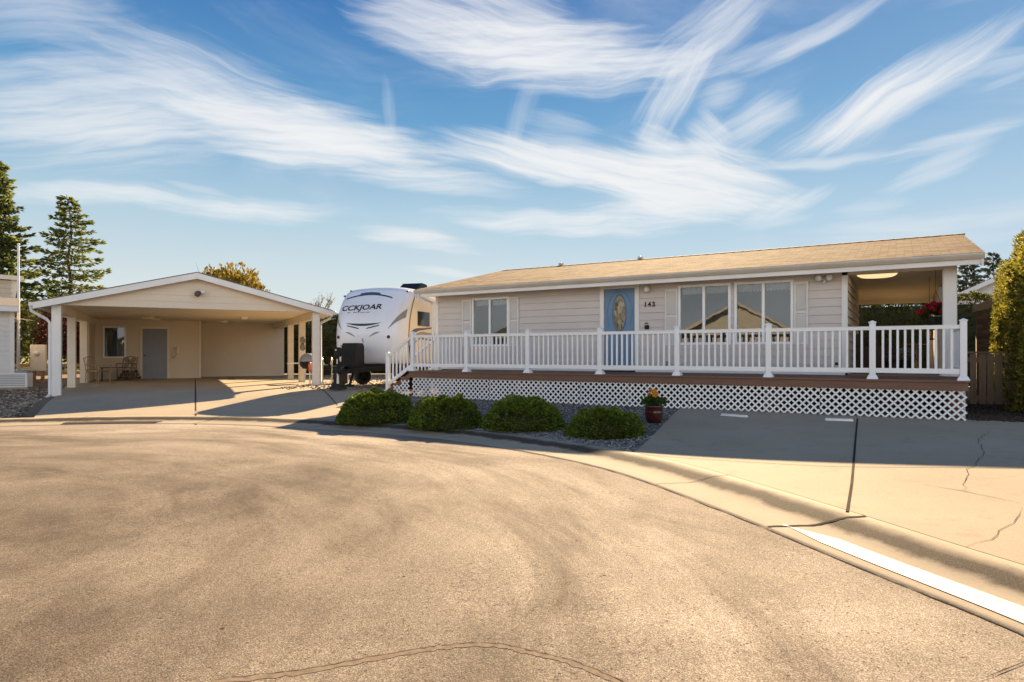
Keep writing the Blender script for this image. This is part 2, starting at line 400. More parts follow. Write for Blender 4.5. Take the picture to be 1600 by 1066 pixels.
# foliage
M['bush'] = leafmat('juniper_foliage', (.10, .15, .018), .62, .3, cscale=5, tip=(.30, .36, .05))
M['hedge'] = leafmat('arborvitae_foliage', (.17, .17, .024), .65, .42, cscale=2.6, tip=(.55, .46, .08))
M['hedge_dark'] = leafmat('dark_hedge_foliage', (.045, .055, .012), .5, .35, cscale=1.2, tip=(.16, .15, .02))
M['conifer'] = leafmat('cedar_needles', (.11, .14, .045), .55, .5, cscale=.9, tip=(.36, .36, .08))
M['fir'] = leafmat('far_fir_needles', (.075, .085, .06), .3, .2, cscale=.5)
M['poplar'] = leafmat('yellow_green_leaves', (.20, .14, .02), .4, .4, cscale=.8, tip=(.34, .24, .035))
M['redleaf'] = leafmat('dark_red_leaves', (.045, .008, .008), .6, .2, cscale=1.3, tip=(.16, .012, .014))
M['potleaf'] = leafmat('flower_leaves', (.05, .09, .015), .5, .3, cscale=8)
M['yellow'] = leafmat('yellow_petals', (.75, .38, .03), .3, .3, cscale=8)
M['orange'] = leafmat('orange_petals', (.70, .16, .02), .3, .3, cscale=8)
M['magenta'] = leafmat('magenta_petals', (.42, .02, .06), .5, .3, cscale=8)
M['greenwall'] = siding_mat('green_siding', (.10, .13, .11))
M['tanwall'] = siding_mat('tan_siding', (.52, .44, .32))
M['greyroof'] = simple('grey_shingles', (.16, .14, .12), .9, var=.3, scale=12, bmp=.5, bscale=20)

# ------------------------------------------------------------------ ground, road, kerb, drives
CP = [(3.0, -8), (3.06, -4), (2.95, 0), (2.78, 2), (2.56, 3.21), (2.29, 4.2), (1.87, 5.76), (1.2, 7.65), (.14, 9.2), (-1.32, 10.6), (-3.53, 11.85),
      (-6.2, 12.75), (-8.9, 12.6), (-11.5, 11.6), (-14.5, 9.2), (-17, 5), (-18, -1), (-18, -8)]
def catmull(P, n):
    out = []
    for i in range(len(P)-1):
        p0 = P[max(i-1, 0)]; p1 = P[i]; p2 = P[i+1]; p3 = P[min(i+2, len(P)-1)]
        for k in range(n):
            t = k/n
            out.append(tuple(.5*(2*p1[j] + (p2[j]-p0[j])*t + (2*p0[j]-5*p1[j]+4*p2[j]-p3[j])*t*t + (-p0[j]+3*p1[j]-3*p2[j]+p3[j])*t**3) for j in range(len(p1))))
    out.append(tuple(P[-1])); return out
CURVE = catmull(CP, 14)
def normal_at(i):
    a = CURVE[max(i-1, 0)]; b = CURVE[min(i+1, len(CURVE)-1)]
    tx, ty = b[0]-a[0], b[1]-a[1]; l = math.hypot(tx, ty)
    return ty/l, -tx/l            # outward of the cul-de-sac
NRM = [normal_at(i) for i in range(len(CURVE))]
def off(i, d): return CURVE[i][0]+NRM[i][0]*d, CURVE[i][1]+NRM[i][1]*d
def cdist(x, y):
    best = 1e9; bi = 0
    for i, (cx, cy) in enumerate(CURVE):
        q = (x-cx)**2+(y-cy)**2
        if q < best: best = q; bi = i
    dx, dy = x-CURVE[bi][0], y-CURVE[bi][1]
    s = dx*NRM[bi][0]+dy*NRM[bi][1]
    return (1 if s >= 0 else -1)*math.sqrt(best)
def near_i(x, y): return min(range(len(CURVE)), key=lambda i: (x-CURVE[i][0])**2+(y-CURVE[i][1])**2)
def sat(t): return max(0.0, min(1.0, t))
def sm(t): t = sat(t); return t*t*(3-2*t)
def G(x, y):
    d = cdist(x, y)
    z = .085 + .195*sm((d-.6)/4.8)
    z += .06*sat((-x-2)/3)*sm((y-14)/6) - .13*sat((-10.9-x)/1.6)*sat((22-y)/4)
    z += .12*sm((y-31)/8)
    return z
def struct(o, **k):
    o['kind'] = 'structure'
    return o

# base terrain sheet out to the horizon
def axis(lo, hi, near0, near1, step):
    v = []; x = near0
    while x <= near1+1e-6: v.append(x); x += step
    s = step; x = near1
    while x < hi: s *= 1.45; x += s; v.append(min(x, hi))
    s = step; x = near0
    while x > lo: s *= 1.45; x -= s; v.insert(0, max(x, lo))
    return v
gx = axis(-1500, 1500, -24, 16, .8); gy = axis(-400, 2500, -9, 36, .8)
mb = MB(); W_ = len(gx)
for y in gy:
    for x in gx:
        d = cdist(x, y) if (-60 < x < 60 and -9 < y < 60) else (50 if y > 0 or abs(x) > 20 else -5)
        z = G(x, y)-.03 if d > 1.6 else -.08
        if y < -8.5: z = -.01
        mb.v.append((x, y, z))
for j in range(len(gy)-1):
    for i in range(W_-1):
        mb.f.append((j*W_+i, j*W_+i+1, (j+1)*W_+i+1, (j+1)*W_+i)); mb.smooth.append(True)
struct(mb.build('ground', M['ground'], fix=False))

mb = MB(); mb.v = [(x, y, 0.0) for x, y in CURVE]; mb.f = [tuple(range(len(CURVE)))]; mb.smooth = [False]
road = struct(mb.build('road', M['asphalt']))
mb = MB()
mb.quad((-18, -8, 0), (3, -8, 0), (3, -14, 0), (-18, -14, 0))
struct(mb.build('road_beyond_circle', M['asphalt'])); bpy.data.objects['road_beyond_circle'].name = 'road'

def strip_uv(name, i0, i1, prof, mat, parent=None, zf=None):
    me_v = []; me_f = []; uv = []
    n = len(prof)
    for i in range(i0, i1+1):
        for d, z in prof:
            x, y = off(i, d); me_v.append((x, y, z))
    for i in range(i1-i0):
        for k in range(n-1):
            me_f.append((i*n+k, i*n+k+1, (i+1)*n+k+1, (i+1)*n+k))
    me = bpy.data.meshes.new(name); me.from_pydata(me_v, [], me_f); me.materials.append(mat)
    ul = me.uv_layers.new(name='across')
    for lp in me.loops:
        vi = lp.vertex_index; ul.data[lp.index].uv = (vi//n, prof[vi % n][0])
    for p in me.polygons: p.use_smooth = True
    import bmesh
    bm = bmesh.new(); bm.from_mesh(me); bmesh.ops.recalc_face_normals(bm, faces=bm.faces[:])
    if sum(f.normal.z for f in bm.faces) < 0: bmesh.ops.reverse_faces(bm, faces=bm.faces[:])
    bm.to_mesh(me); bm.free()
    return link(name, me, parent)
KP = [(-.02, -.03), (.0, .0015), (.04, .006), (.2, .010), (.36, .013), (.42, .020), (.5, .040), (.57, .062), (.63, .075), (.7, .081), (.8, .086), (.83, .03)]
kerb = struct(strip_uv('kerb', 0, len(CURVE)-1, KP, M['kerb']))
def kz(d):
    for (a, za), (b, zb) in zip(KP, KP[1:]):
        if a <= d <= b: return za+(zb-za)*(d-a)/(b-a)
    return .086
# kerb joints
mb = MB()
def groove_across(mb, x, y, w=.012, d0=.02, d1=.79, skew=0.0):
    i = near_i(x, y); tx, ty = -NRM[i][1], NRM[i][0]
    prev = None
    for k in range(13):
        d = d0+(d1-d0)*k/12; px, py = off(i, d); s = skew*(d-d0)+(.004*math.sin(k*2.1)); z = kz(d)+.004
        L = (px+tx*(s-w/2), py+ty*(s-w/2), z); Rr = (px+tx*(s+w/2), py+ty*(s+w/2), z)
        if prev: mb.quad(prev[0], prev[1], Rr, L)
        prev = (L, Rr)
for (x, y, w) in ((1.5, 6.9, .010), (2.02, 5.2, .035), (-1.2, 10.5, .010), (.4, 8.9, .010), (-3.9, 12.0, .016), (-6.3, 12.8, .014), (-8.9, 12.6, .014), (2.6, 3.0, .02)):
    groove_across(mb, x, y, w, skew=-.25)
mb.build('kerb_joint', M['groove'], kerb)
# dark seam between gutter and asphalt
mb = MB(); rng = random.Random(3)
prev = None
for i in range(len(CURVE)):
    w = max(.0008, .0022+.005*mnoise.noise((i*.35, 0, 0))+.002*rng.random()); j = .014*mnoise.noise((i*.5, 7, 0))
    a = (*off(i, -.03-w+j), .0045); b = (*off(i, -.021+w+min(j, 0)), .0045)
    if prev: mb.quad(prev[0], prev[1], b, a)
    prev = (a, b)
mb.build('gutter_seam', M['groove'], kerb)
# white painted stripe on the gutter pan
i0 = near_i(2.45, 3.6)-22; i1 = near_i(2.07, 5.0)+1
mb = MB(); prev = None
for i in range(i0, i1+1):
    t = (i-i0)/(i1-i0)
    w0 = .07+.05*t; w1 = .31-.02*t
    if t > .9: w1 -= (t-.9)*1.4; w0 += (t-.9)*.6
    a = [(*off(i, d), kz(d)+.005) for d in (w0, w0*.66+w1*.34, w0*.33+w1*.67, w1)]
    if prev:
        for k in range(3): mb.quad(prev[k], prev[k+1], a[k+1], a[k])
    prev = a
mb.build('painted_stripe', M['paint'], kerb)

def ruled(name, bot, top, rows, mat, lift=0.0):
    n = len(bot); mb = MB()
    for r in range(rows+1):
        t = r/rows
        for k in range(n):
            x = bot[k][0]*(1-t)+top[k][0]*t; y = bot[k][1]*(1-t)+top[k][1]*t
            mb.v.append((x, y, G(x, y)+lift))
    for r in range(rows):
        for k in range(n-1):
            mb.f.append((r*n+k, r*n+k+1, (r+1)*n+k+1, (r+1)*n+k)); mb.smooth.append(True)
    return mb.build(name, mat)
HO = (2.35, 13.85); HU = (.855, -.518); HV = (.518, .855)
def hw(a, b): return HO[0]+HU[0]*a+HV[0]*b, HO[1]+HU[1]*a+HV[1]*b
def lerp(a, b, t): return tuple(a[i]+(b[i]-a[i])*t for i in range(len(a)))
iB = near_i(.88, 8.12)          # where the bed ends and the drive begins
iL = near_i(-3.5, 11.85)        # where the bed begins
bot = [off(i, .81) for i in range(4, iB+1)]; n = len(bot)
drive = struct(ruled('driveway', bot, [hw(12.5-(12.5-1.25)*k/(n-1), .3) for k in range(n)], 14, M['concrete']))
bot = [off(i, .81) for i in range(iB, iL+1)]; n = len(bot)
BEDB = bot; BEDT = [hw(1.25-(1.25+6.9)*k/(n-1), .25) for k in range(n)]
bed = ruled('garden_bed', BEDB, BEDT, 10, M['bed'], -.012); bed['kind'] = 'structure'
iE = near_i(-8.9, 12.6)+4
bot = [off(i, .81) for i in range(iL, iE+1)]; n = len(bot)
apron = struct(ruled('carport_driveway', bot, [lerp((-4.6, 33.5), (-19.1, 28.2), k/(n-1)) for k in range(n)], 16, M['concrete2']))
# joints and cracks laid over the slabs
def ribbon(mb, pts, w, lift=.005, jag=0.0, seed=0, fade=True):
    rg = random.Random(seed); P = []
    for (a, b) in zip(pts, pts[1:]):
        L = math.hypot(b[0]-a[0], b[1]-a[1]); m = max(2, int(L/.12))
        for k in range(m): P.append(lerp(a, b, k/m))
    P.append(tuple(pts[-1])); prev = None
    for i, p in enumerate(P):
        q = P[min(i+1, len(P)-1)]; o = P[max(i-1, 0)]
        tx, ty = q[0]-o[0], q[1]-o[1]; l = math.hypot(tx, ty) or 1; nx, ny = -ty/l, tx/l
        s = jag*(rg.random()-.5)*2; ww = w*(.55+.7*rg.random()) if jag else w
        if fade and jag: ww *= min(1, i/4+.15, (len(P)-1-i)/4+.15)
        x, y = p[0]+nx*s, p[1]+ny*s
        z = (G(x, y) if cdist(x, y) > .7 else 0)+lift
        a = (x+nx*ww/2, y+ny*ww/2, z); b = (x-nx*ww/2, y-ny*ww/2, z)
        if prev: mb.quad(prev[0], prev[1], b, a)
        prev = (a, b)
def px(u, v, z):                                 # point of the survey: pixel ray cut by a level z
    Z = (1.4-z)*1000/(v-553); return ((u-800)/1000*Z, Z)
mb = MB()
ribbon(mb, [px(1340, 655, .27), px(1331, 745, .17), px(1318, 824, .135)], .024)
ribbon(mb, [px(960, 702, .13), px(1300, 721, .19), px(1640, 736, .2)], .012)
mb.build('expansion_joint', M['groove'], drive)
mb = MB()
ribbon(mb, [px(1432, 750, .17), px(1505, 762, .17), px(1605, 783, .17)], .010, jag=.006, seed=1)
ribbon(mb, [px(1505, 762, .17), px(1515, 735, .18), px(1540, 712, .2), px(1528, 696, .2), px(1552, 680, .22)], .006, jag=.03, seed=2)
ribbon(mb, [px(1490, 850, .13), px(1545, 832, .14), px(1585, 812, .14), px(1600, 790, .15)], .005, jag=.02, seed=3)
ribbon(mb, [px(1440, 861, .13), px(1530, 893, .13)], .008, jag=.005, seed=4)
ribbon(mb, [px(1173, 775, .14), px(1235, 794, .14)], .006, jag=.01, seed=5)
mb.build('crack', M['groove'], drive)
mb = MB()
ribbon(mb, [px(306, 653, .14), px(305, 592, .36)], .03)
ribbon(mb, [px(487, 600, .33), px(527, 628, .26)], .025)
mb.build('expansion_joint', M['groove'], apron)
# sealed repair across the asphalt by the camera
mb = MB()
sealp = [px(330, 1066, 0), px(470, 1050, 0), px(600, 1026, 0), px(690, 1012, 0), px(765, 1008, 0), px(830, 1020, 0), px(900, 1038, 0), px(985, 1075, 0), px(1040, 1120, 0)]
sealp = catmull(sealp, 6)
ribbon(mb, sealp, .05, .0016, jag=.002, seed=8, fade=False)
mb.build('crack_seal', M['seal'], road)
mb = MB()
ribbon(mb, [(x, y+.02) for x, y in sealp], .004, .003, jag=.006, seed=9)
ribbon(mb, [px(1535, 1062, 0), px(1570, 1050, 0), px(1640, 1020, 0)], .010, .006, jag=.01, seed=10)
ribbon(mb, [px(100, 738, 0), px(60, 741, 0), px(10, 748, 0)], .02, .005, jag=.03, seed=11)
mb.build('crack', M['groove'], road)

# stones
def stones(name, mat, pts, s0, s1, seed, parent=None):
    rg = random.Random(seed); mb = MB()
    for (x, y, z) in pts:
        s = rg.uniform(s0, s1); a = rg.random()*6.28; ax = s*rg.uniform(.8, 1.3); ay = s*rg.uniform(.6, 1); az = s*rg.uniform(.45, .8)
        c, d = math.cos(a), math.sin(a); vs = []
        for (i, j, k) in ((1, .2, .1), (.3, 1, -.1), (-1, .1, .2), (-.2, -1, .1), (.1, .1, 1), (0, 0, -.6), (.7, .7, .55), (-.7, -.6, .55)):
            u = i*ax*rg.uniform(.8, 1.1); v = j*ay*rg.uniform(.8, 1.1); vs.append((x+u*c-v*d, y+u*d+v*c, z+k*az+az*.35))
        mb.add(vs, [(0, 6, 4), (6, 1, 4), (1, 2, 4), (2, 7, 4), (7, 3, 4), (3, 0, 4), (0, 1, 6), (2, 3, 7), (0, 5, 1), (1, 5, 2), (2, 5, 3), (3, 5, 0)])
    o = mb.build(name, mat, parent, fix=False); o['kind'] = 'stuff'; return o
rg = random.Random(5); pts = []
nb = len(BEDB)
for k in range(21000):
    u = rg.random()*(nb-1); i = int(u); f = u-i; t = rg.random()**1.25
    b = lerp(BEDB[i], BEDB[min(i+1, nb-1)], f); q = lerp(BEDT[i], BEDT[min(i+1, nb-1)], f); p = lerp(b, q, t)
    pts.append((p[0], p[1], G(*p)-.012))
stones('bed_gravel', M['stone'], pts, .010, .025, 6)
pts = []
while len(pts) < 9000:
    x = rg.uniform(-24, -9.6); y = rg.uniform(11.0, 21)
    if cdist(x, y) < .85: continue
    ex = -9.5-(y-12.4)*(9.6/15.8)-.22          # left edge of the slab
    if x > ex: continue
    if rg.random() > 1.15-(ex-x)/9: continue
    pts.append((x, y, G(x, y)-.03))
stones('side_gravel', M['stone2'], pts, .015, .05, 7)
mb = MB(); MA = [hw(6.25, .32), hw(9.6, .32), hw(9.6, 5), hw(6.25, 5)]
mb.v = [(x, y, G(x, y)+.004) for x, y in MA]; mb.f = [(0, 1, 2, 3)]; mb.smooth = [False]
struct(mb.build('mulch_bed', M['mulch']))
pts = []
for k in range(900):
    x, y = hw(rg.uniform(6.2, 8), rg.uniform(.1, 3.4)); pts.append((x, y, G(x, y)))
o = stones('mulch_chips', M['mulch'], pts, .015, .045, 8)
pts = []
for k in range(2600):
    y = rg.uniform(15.5, 30); x = rg.uniform(-7.5, -.5)+(y-18)*.1
    if y < 19 and x < -3.6: continue
    pts.append((x, y, G(x, y)-.005))
stones('pad_gravel', M['stone2'], pts, .015, .05, 9)

# ------------------------------------------------------------------ building helpers
def lap(mb, u0, u1, z0, z1, holes, f, pitch=.178, lip=.025):
    """lap boards over [u0,u1]x[z0,z1]; f(u,z,out)->xyz; holes (u0,u1,z0,z1)"""
    zc = z0
    while zc < z1-1e-4:
        za = zc; zb = min(zc+pitch, z1); zc += pitch
        cuts = sorted({za, zb, *[h for q in holes for h in q[2:] if za < h < zb]})
        for p, q in zip(cuts, cuts[1:]):
            mid = (p+q)/2; segs = [(u0, u1)]
            for h in holes:
                if h[2] < mid < h[3]:
                    ns = []
                    for s, e in segs:
                        if h[1] <= s or h[0] >= e: ns.append((s, e)); continue
                        if h[0] > s: ns.append((s, h[0]))
                        if h[1] < e: ns.append((h[1], e))
                    segs = ns
            op = lip*(1-(p-za)/pitch)+.003; oq = lip*(1-(q-za)/pitch)+.003
            for s, e in segs:
                mb.quad(f(s, p, op), f(e, p, op), f(e, q, oq), f(s, q, oq))
                if p == za: mb.quad(f(s, p, -.002), f(e, p, -.002), f(e, p, op), f(s, p, op))
def window(parent, u0, u1, z0, z1, f, split=None, fw=.055, curtain=True, blind=True, name='window', back='dark'):
    """frame stands 30 mm proud, glass 10 mm behind the wall face; f(u,z,out)"""
    mb = MB()
    def fb(a, b, c, d, o0, o1):
        vs = [f(u, z, o) for o in (o0, o1) for u, z in ((a, c), (b, c), (b, d), (a, d))]
        mb.add(vs, [(3, 2, 1, 0), (4, 5, 6, 7), (0, 1, 5, 4), (1, 2, 6, 5), (2, 3, 7, 6), (3, 0, 4, 7)])
    fb(u0, u1, z0, z0+fw, -.06, .034); fb(u0, u1, z1-fw, z1, -.06, .034)
    fb(u0, u0+fw, z0+fw, z1-fw, -.06, .032); fb(u1-fw, u1, z0+fw, z1-fw, -.06, .032)
    if split is not None: fb(split-fw*.55, split+fw*.55, z0+fw, z1-fw, -.05, .026)
    w = mb.build(name, M['vinyl'], parent)
    g = MB()
    g.quad(f(u0+fw, z0+fw, -.012), f(u1-fw, z0+fw, -.012), f(u1-fw, z1-fw, -.012), f(u0+fw, z1-fw, -.012))
    g.build('pane', M['glass'], w)
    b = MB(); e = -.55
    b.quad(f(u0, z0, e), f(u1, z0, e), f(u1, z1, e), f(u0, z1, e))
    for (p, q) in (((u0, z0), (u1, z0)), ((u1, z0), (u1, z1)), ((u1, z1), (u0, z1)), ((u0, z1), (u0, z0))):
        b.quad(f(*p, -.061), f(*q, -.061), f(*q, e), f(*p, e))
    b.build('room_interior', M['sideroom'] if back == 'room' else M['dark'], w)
    if curtain:
        c = MB(); n = 28
        segs = [(u0+fw, u1-fw)] if split is None else [(u0+fw, split-fw*.5), (split+fw*.5, u1-fw)]
        for (a, bb) in segs:
            row = []
            for k in range(n+1):
                t = k/n; u = a+(bb-a)*t
                zz = z1-fw-.13-.03*abs(math.sin(t*22))
                o = -.12+.018*math.sin(t*40)
                row.append((f(u, z1-fw, o), f(u, zz, o)))
            for p, q in zip(row, row[1:]): c.quad(p[1], q[1], q[0], p[0])
        c.build('curtain', M['curtain'], w)
    return w

# ------------------------------------------------------------------ the manufactured house
house = empty('manufactured_house', (HO[0], HO[1], 0), math.atan2(HU[1], HU[0]))
tag(house, 'long beige manufactured home with tan shingle roof and blue front door behind a white railing', 'house')
DZ = .95; WB = 2.03; EZ = 3.28
AL, AR, AC = -6.58, 6.12, 4.21         # left end, right end, start of the breezeway
ff = lambda u, z, o: (u, WB-o, z)
HWIN = [(-5.3, -4.07, 1.61, 2.98), (.66, 1.87, 1.61, 3.02), (1.95, 3.19, 1.61, 3.02)]
DOORH = (-1.35, -.31, .96, 3.12)
mb = MB(); lap(mb, AL, AC-.08, .98, 3.12, HWIN+[DOORH], ff)
mb.build('wall', M['siding'], house, fix=False)
mb = MB()
lap(mb, WB, 10.5, .98, 3.3, [], lambda u, z, o: (AL-o, u, z))
mb.add([(AL-.01, WB, 3.3), (AL-.01, 10.5, 3.3), (AL-.01, 6.3, 4.22)], [(0, 1, 2)])
mb.build('wall', M['siding'], house)
mb = MB(); mb.quad((AL, 10.5, .3), (2.4, 10.5, .3), (2.4, 10.5, 3.2), (AL, 10.5, 3.2))
mb.build('wall', M['siding'], house)
mb = MB(); lap(mb, WB, 6.45, .96, 3.1, [], lambda u, z, o: (AC+o, u, z)); mb.quad((AC, 6.45, .3), (2.4, 6.45, .3), (2.4, 6.45, 3.1), (AC, 6.45, 3.1)); mb.quad((2.4, 6.45, .3), (2.4, 10.5, .3), (2.4, 10.5, 3.1), (2.4, 6.45, 3.1)); mb.build('wall', M['siding'], house)
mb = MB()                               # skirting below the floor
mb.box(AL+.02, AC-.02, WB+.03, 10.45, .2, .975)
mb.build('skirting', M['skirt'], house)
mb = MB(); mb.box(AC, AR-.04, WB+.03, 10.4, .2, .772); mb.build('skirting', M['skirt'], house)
mb = MB(); mb.box(AL-.02, AC-.02, WB-.05, WB-.003, .955, 1.05)
mb.build('skirt_trim', M['trim'], house)
mb = MB(); mb.box(AC-.085, AC+.025, WB-.034, WB+.10, 1.0, 3.045); mb.build('corner_board', M['trim'], house)
mb = MB(); mb.box(AL-.025, AL+.07, WB-.034, WB+.06, 1.0, 3.1); mb.build('corner_board', M['trim'], house)
# porch opening
mb = MB(); mb.box(5.885, 6.12, WB-.03, WB+.20, .955, 3.05, .012); mb.build('porch_column', M['trim'], house)
mb = MB(); mb.box(5.84, 6.165, WB-.07, WB+.24, .956, 1.08, .01); mb.build('column_base', M['trim'], house)
mb = MB(); mb.box(AC+.03, 6.12, WB-.02, WB+.12, 3.05, 3.16); mb.build('porch_header', M['cream'], house)
mb = MB(); mb.box(2.42, 6.13, 10.32, 10.52, 2.98, 3.2); mb.build('porch_header', M['cream'], house)
mb = MB(); mb.box(5.92, 6.12, 10.3, 10.5, .9, 2.98); mb.build('porch_column', M['trim'], house)
mb = MB(); mb.box(3.6, 3.8, 10.3, 10.5, .9, 2.98); mb.build('porch_column', M['trim'], house)
mb = MB(); mb.quad((AC+.02, WB+.12, 3.11), (6.11, WB+.12, 3.11), (6.11, 10.32, 3.11), (AC+.02, 10.32, 3.11)); mb.quad((2.42, 6.46, 3.11), (AC+.02, 6.46, 3.11), (AC+.02, 10.32, 3.11), (2.42, 10.32, 3.11)); mb.build('porch_ceiling', M['ceil'], house)
mb = MB()
for k in range(9): mb.box(6.03, 6.06, 6.4+k*.43, 6.4+k*.43+.42, .955, 3.1)
mb.build('porch_side_wall', M['cream'], house)
mb = MB(); mb.box(5.98, 6.1, 6.24, 6.38, .955, 3.1); mb.build('porch_column', M['cream'], house)
mb = MB(); mb.box(5.99, 6.06, 4.1, 4.16, .955, 3.1); mb.build('porch_column', M['bark'], house)
mb = MB(); mb.box(AC+.01, 6.12, WB+.0, 10.5, .78, .948); mb.build('porch_floor', M['concrete2'], house)
mb = MB(); mb.lathe([(.0, 3.05), (.30, 3.05), (.36, 3.08), (.38, 3.108)], (4.75, 2.75, 0), 28); mb.build('ceiling_light', M['glow'], house)
mb = MB(); mb.box(5.15, 5.4, 5.2, 5.3, 3.085, 3.108); mb.build('ceiling_vent', M['cream'], house)
# roof
RL, RR_, RB, RZ = -6.97, 6.50, 6.3, 4.37
mb = MB()
TH = .05
mb.quad((RL, 1.46, EZ-.01), (RR_, 1.46, EZ-.01), (RR_, RB, RZ), (RL, RB, RZ))
mb.quad((RL, RB, RZ), (RR_, RB, RZ), (RR_, 11.1, EZ), (RL, 11.1, EZ))
mb.quad((RL, 1.46, EZ-.01-TH), (RR_, 1.46, EZ-.01-TH), (RR_, 1.46, EZ-.01), (RL, 1.46, EZ-.01))
for x in (RL, RR_):
    mb.quad((x, 1.46, EZ-.01-TH), (x, 1.46, EZ-.01), (x, RB, RZ), (x, RB, RZ-TH)); mb.quad((x, 11.1, EZ-TH), (x, 11.1, EZ), (x, RB, RZ), (x, RB, RZ-TH))
    # gable fill just inside the rake
mb.build('roof', M['shingle'], house)
mb = MB(); k = 0; x = RL
while x < RR_-.05:
    mb.add([(x, RB-.14, RZ-.018), (x+.27, RB-.14, RZ-.010), (x+.27, RB, RZ+.022), (x, RB, RZ+.014), (x+.27, RB+.14, RZ-.010), (x, RB+.14, RZ-.018)], [(0, 1, 2, 3), (3, 2, 4, 5), (1, 4, 2)])
    x += .25
mb.build('ridge_cap', simple('ridge_shingle', (.16, .115, .075), .9, var=.4, scale=4), house)
for x0, x1 in ((RL+.012, RL+.05), (RR_-.05, RR_-.012)):
    mb = MB()
    for b0, z0, b1, z1 in ((1.47, EZ-.064, RB, RZ-.054), (RB, RZ-.054, 11.09, EZ-.054)):
        vs = [(x, b, z-dz) for x in (x0, x1) for b, z, dz in ((b0, z0, .0), (b1, z1, .0), (b1, z1, .2), (b0, z0, .2))]
        mb.add(vs, [(0, 1, 2, 3), (7, 6, 5, 4), (0, 4, 5, 1), (1, 5, 6, 2), (2, 6, 7, 3), (3, 7, 4, 0)])
    mb.build('rake_board', M['trim'], house)
mb = MB(); mb.box(RL+.02, RR_-.02, 1.50, 1.53, EZ-.225, EZ-.06); mb.build('fascia', M['trim'], house)
mb = MB()                               # k-style gutter
prof = [(1.498, EZ-.02), (1.40, EZ-.025), (1.385, EZ-.05), (1.40, EZ-.075), (1.445, EZ-.125), (1.498, EZ-.13)]
n = len(prof)
for x in (RL+.01, RR_-.0): mb.v += [(x, b, z) for b, z in prof]
mb.f += [tuple(range(n)), tuple(range(2*n-1, n-1, -1))]+[(i, (i+1) % n, n+(i+1) % n, n+i) for i in range(1, n)]; mb.smooth += [False]*(n+1)
mb.build('gutter', M['gutter'], house)
mb = MB(); mb.quad((RL+.02, 1.53, EZ-.20), (RR_-.02, 1.53, EZ-.20), (RR_-.02, WB+.02, 3.115), (RL+.02, WB+.02, 3.115)); mb.build('soffit', M['trim'], house)
mb = MB(); mb.tube([(-6.82, 1.46, 3.15), (-6.82, 1.46, 3.06), (-6.70, WB-.07, 2.9), (-6.68, WB-.07, 2.8), (-6.68, WB-.07, .5), (-6.72, WB-.2, .42)], .037, 8); mb.build('downspout', M['trim'], house)
for a, b in ((-4.7, 6.45), (-1.9, 6.5)):
    mb = MB(); mb.lathe([(.06, -.1), (.06, .10), (.09, .10), (.09, .16), (.0, .18)], (a, b, 4.33), 12); mb.build('roof_vent', M['gutter'], house)
mb = MB(); mb.add([(6.10, 1.75, 3.12), (6.10, 10.8, 3.12), (6.10, 10.8, 3.24), (6.10, 6.3, 4.27), (6.10, 1.75, 3.24)], [(0, 1, 2, 3, 4)]); mb.build('gable_wall', M['siding'], house)
# windows, shutters
for (u0, u1, z0, z1), sp in zip(HWIN, (-4.70, 1.26, 2.57)):
    window(house, u0, u1, z0, z1, ff, sp)
def shutter(u0, u1, z0, z1):
    mb = MB(); o0, o1 = .021, .05
    def bx(a, b, c, d, p, q): mb.box(a, b, WB-q, WB-p, c, d)
    s = .045
    bx(u0, u0+s, z0, z1, o0, o1); bx(u1-s, u1, z0, z1, o0, o1)
    zm = z0+(z1-z0)*.52
    for a, b in ((z0, z0+.06), (zm-.03, zm+.03), (z1-.06, z1)): bx(u0+s, u1-s, a, b, o0, o1-.002)
    z = z0+.065
    while z < z1-.08:
        if not (zm-.05 < z < zm+.03):
            mb.quad((u0+s, WB-o0-.022, z), (u1-s, WB-o0-.022, z), (u1-s, WB-o0-.006, z+.034), (u0+s, WB-o0-.006, z+.034))
        z += .03
    mb.build('shutter', M['shutter'], house)
for s in ((-5.63, -5.31, 1.61, 2.96), (-4.06, -3.74, 1.61, 2.96), (.34, .65, 1.60, 2.95), (3.2, 3.49, 1.60, 2.96)): shutter(*s)
# front door
mb = MB()
mb.box(-1.35, -1.24, WB-.04, WB+.05, .97, 3.13); mb.box(-.42, -.31, WB-.04, WB+.05, .97, 3.13); mb.box(-1.24, -.42, WB-.038, WB+.05, 3.03, 3.128)
mb.build('door_frame', M['trim'], house)
mb = MB(); mb.box(-1.26, -.40, WB-.06, WB+.05, .955, .985); mb.build('door_sill', M['black'], house)
door = empty('door', (-.83, WB, 0)); door.parent = house; door['label'] = 'blue front door with oval leaded glass'
mb = MB(); mb.box(-.405, .405, .0, .05, .99, 3.03); mb.build('leaf', M['bluedoor'], door)
def oval(rx, rz, n=40): return [(rx*math.cos(2*math.pi*i/n), rz*math.sin(2*math.pi*i/n)) for i in range(n)]
mb = MB(); n = 40
for rx, rz, o in ((.19, .47, -.014), (.145, .42, -.024)):
    pass
A = oval(.195, .475); B = oval(.175, .455); C_ = oval(.150, .43)
vs = [(x, -.001, z+2.42) for x, z in A]+[(x, -.022, z+2.42) for x, z in B]+[(x, -.008, z+2.42) for x, z in C_]
fs = [(i, (i+1) % n, n+(i+1) % n, n+i) for i in range(n)]+[(n+i, n+(i+1) % n, 2*n+(i+1) % n, 2*n+i) for i in range(n)]
mb.add(vs, fs, True); mb.build('oval_frame', simple('oval_moulding', (.09, .15, .22), .4), door)
mb = MB(); mb.add([(x, -.006, z+2.42) for x, z in C_], [tuple(range(n))]); mb.build('oval_glass', M['lead'], door)
mb = MB()
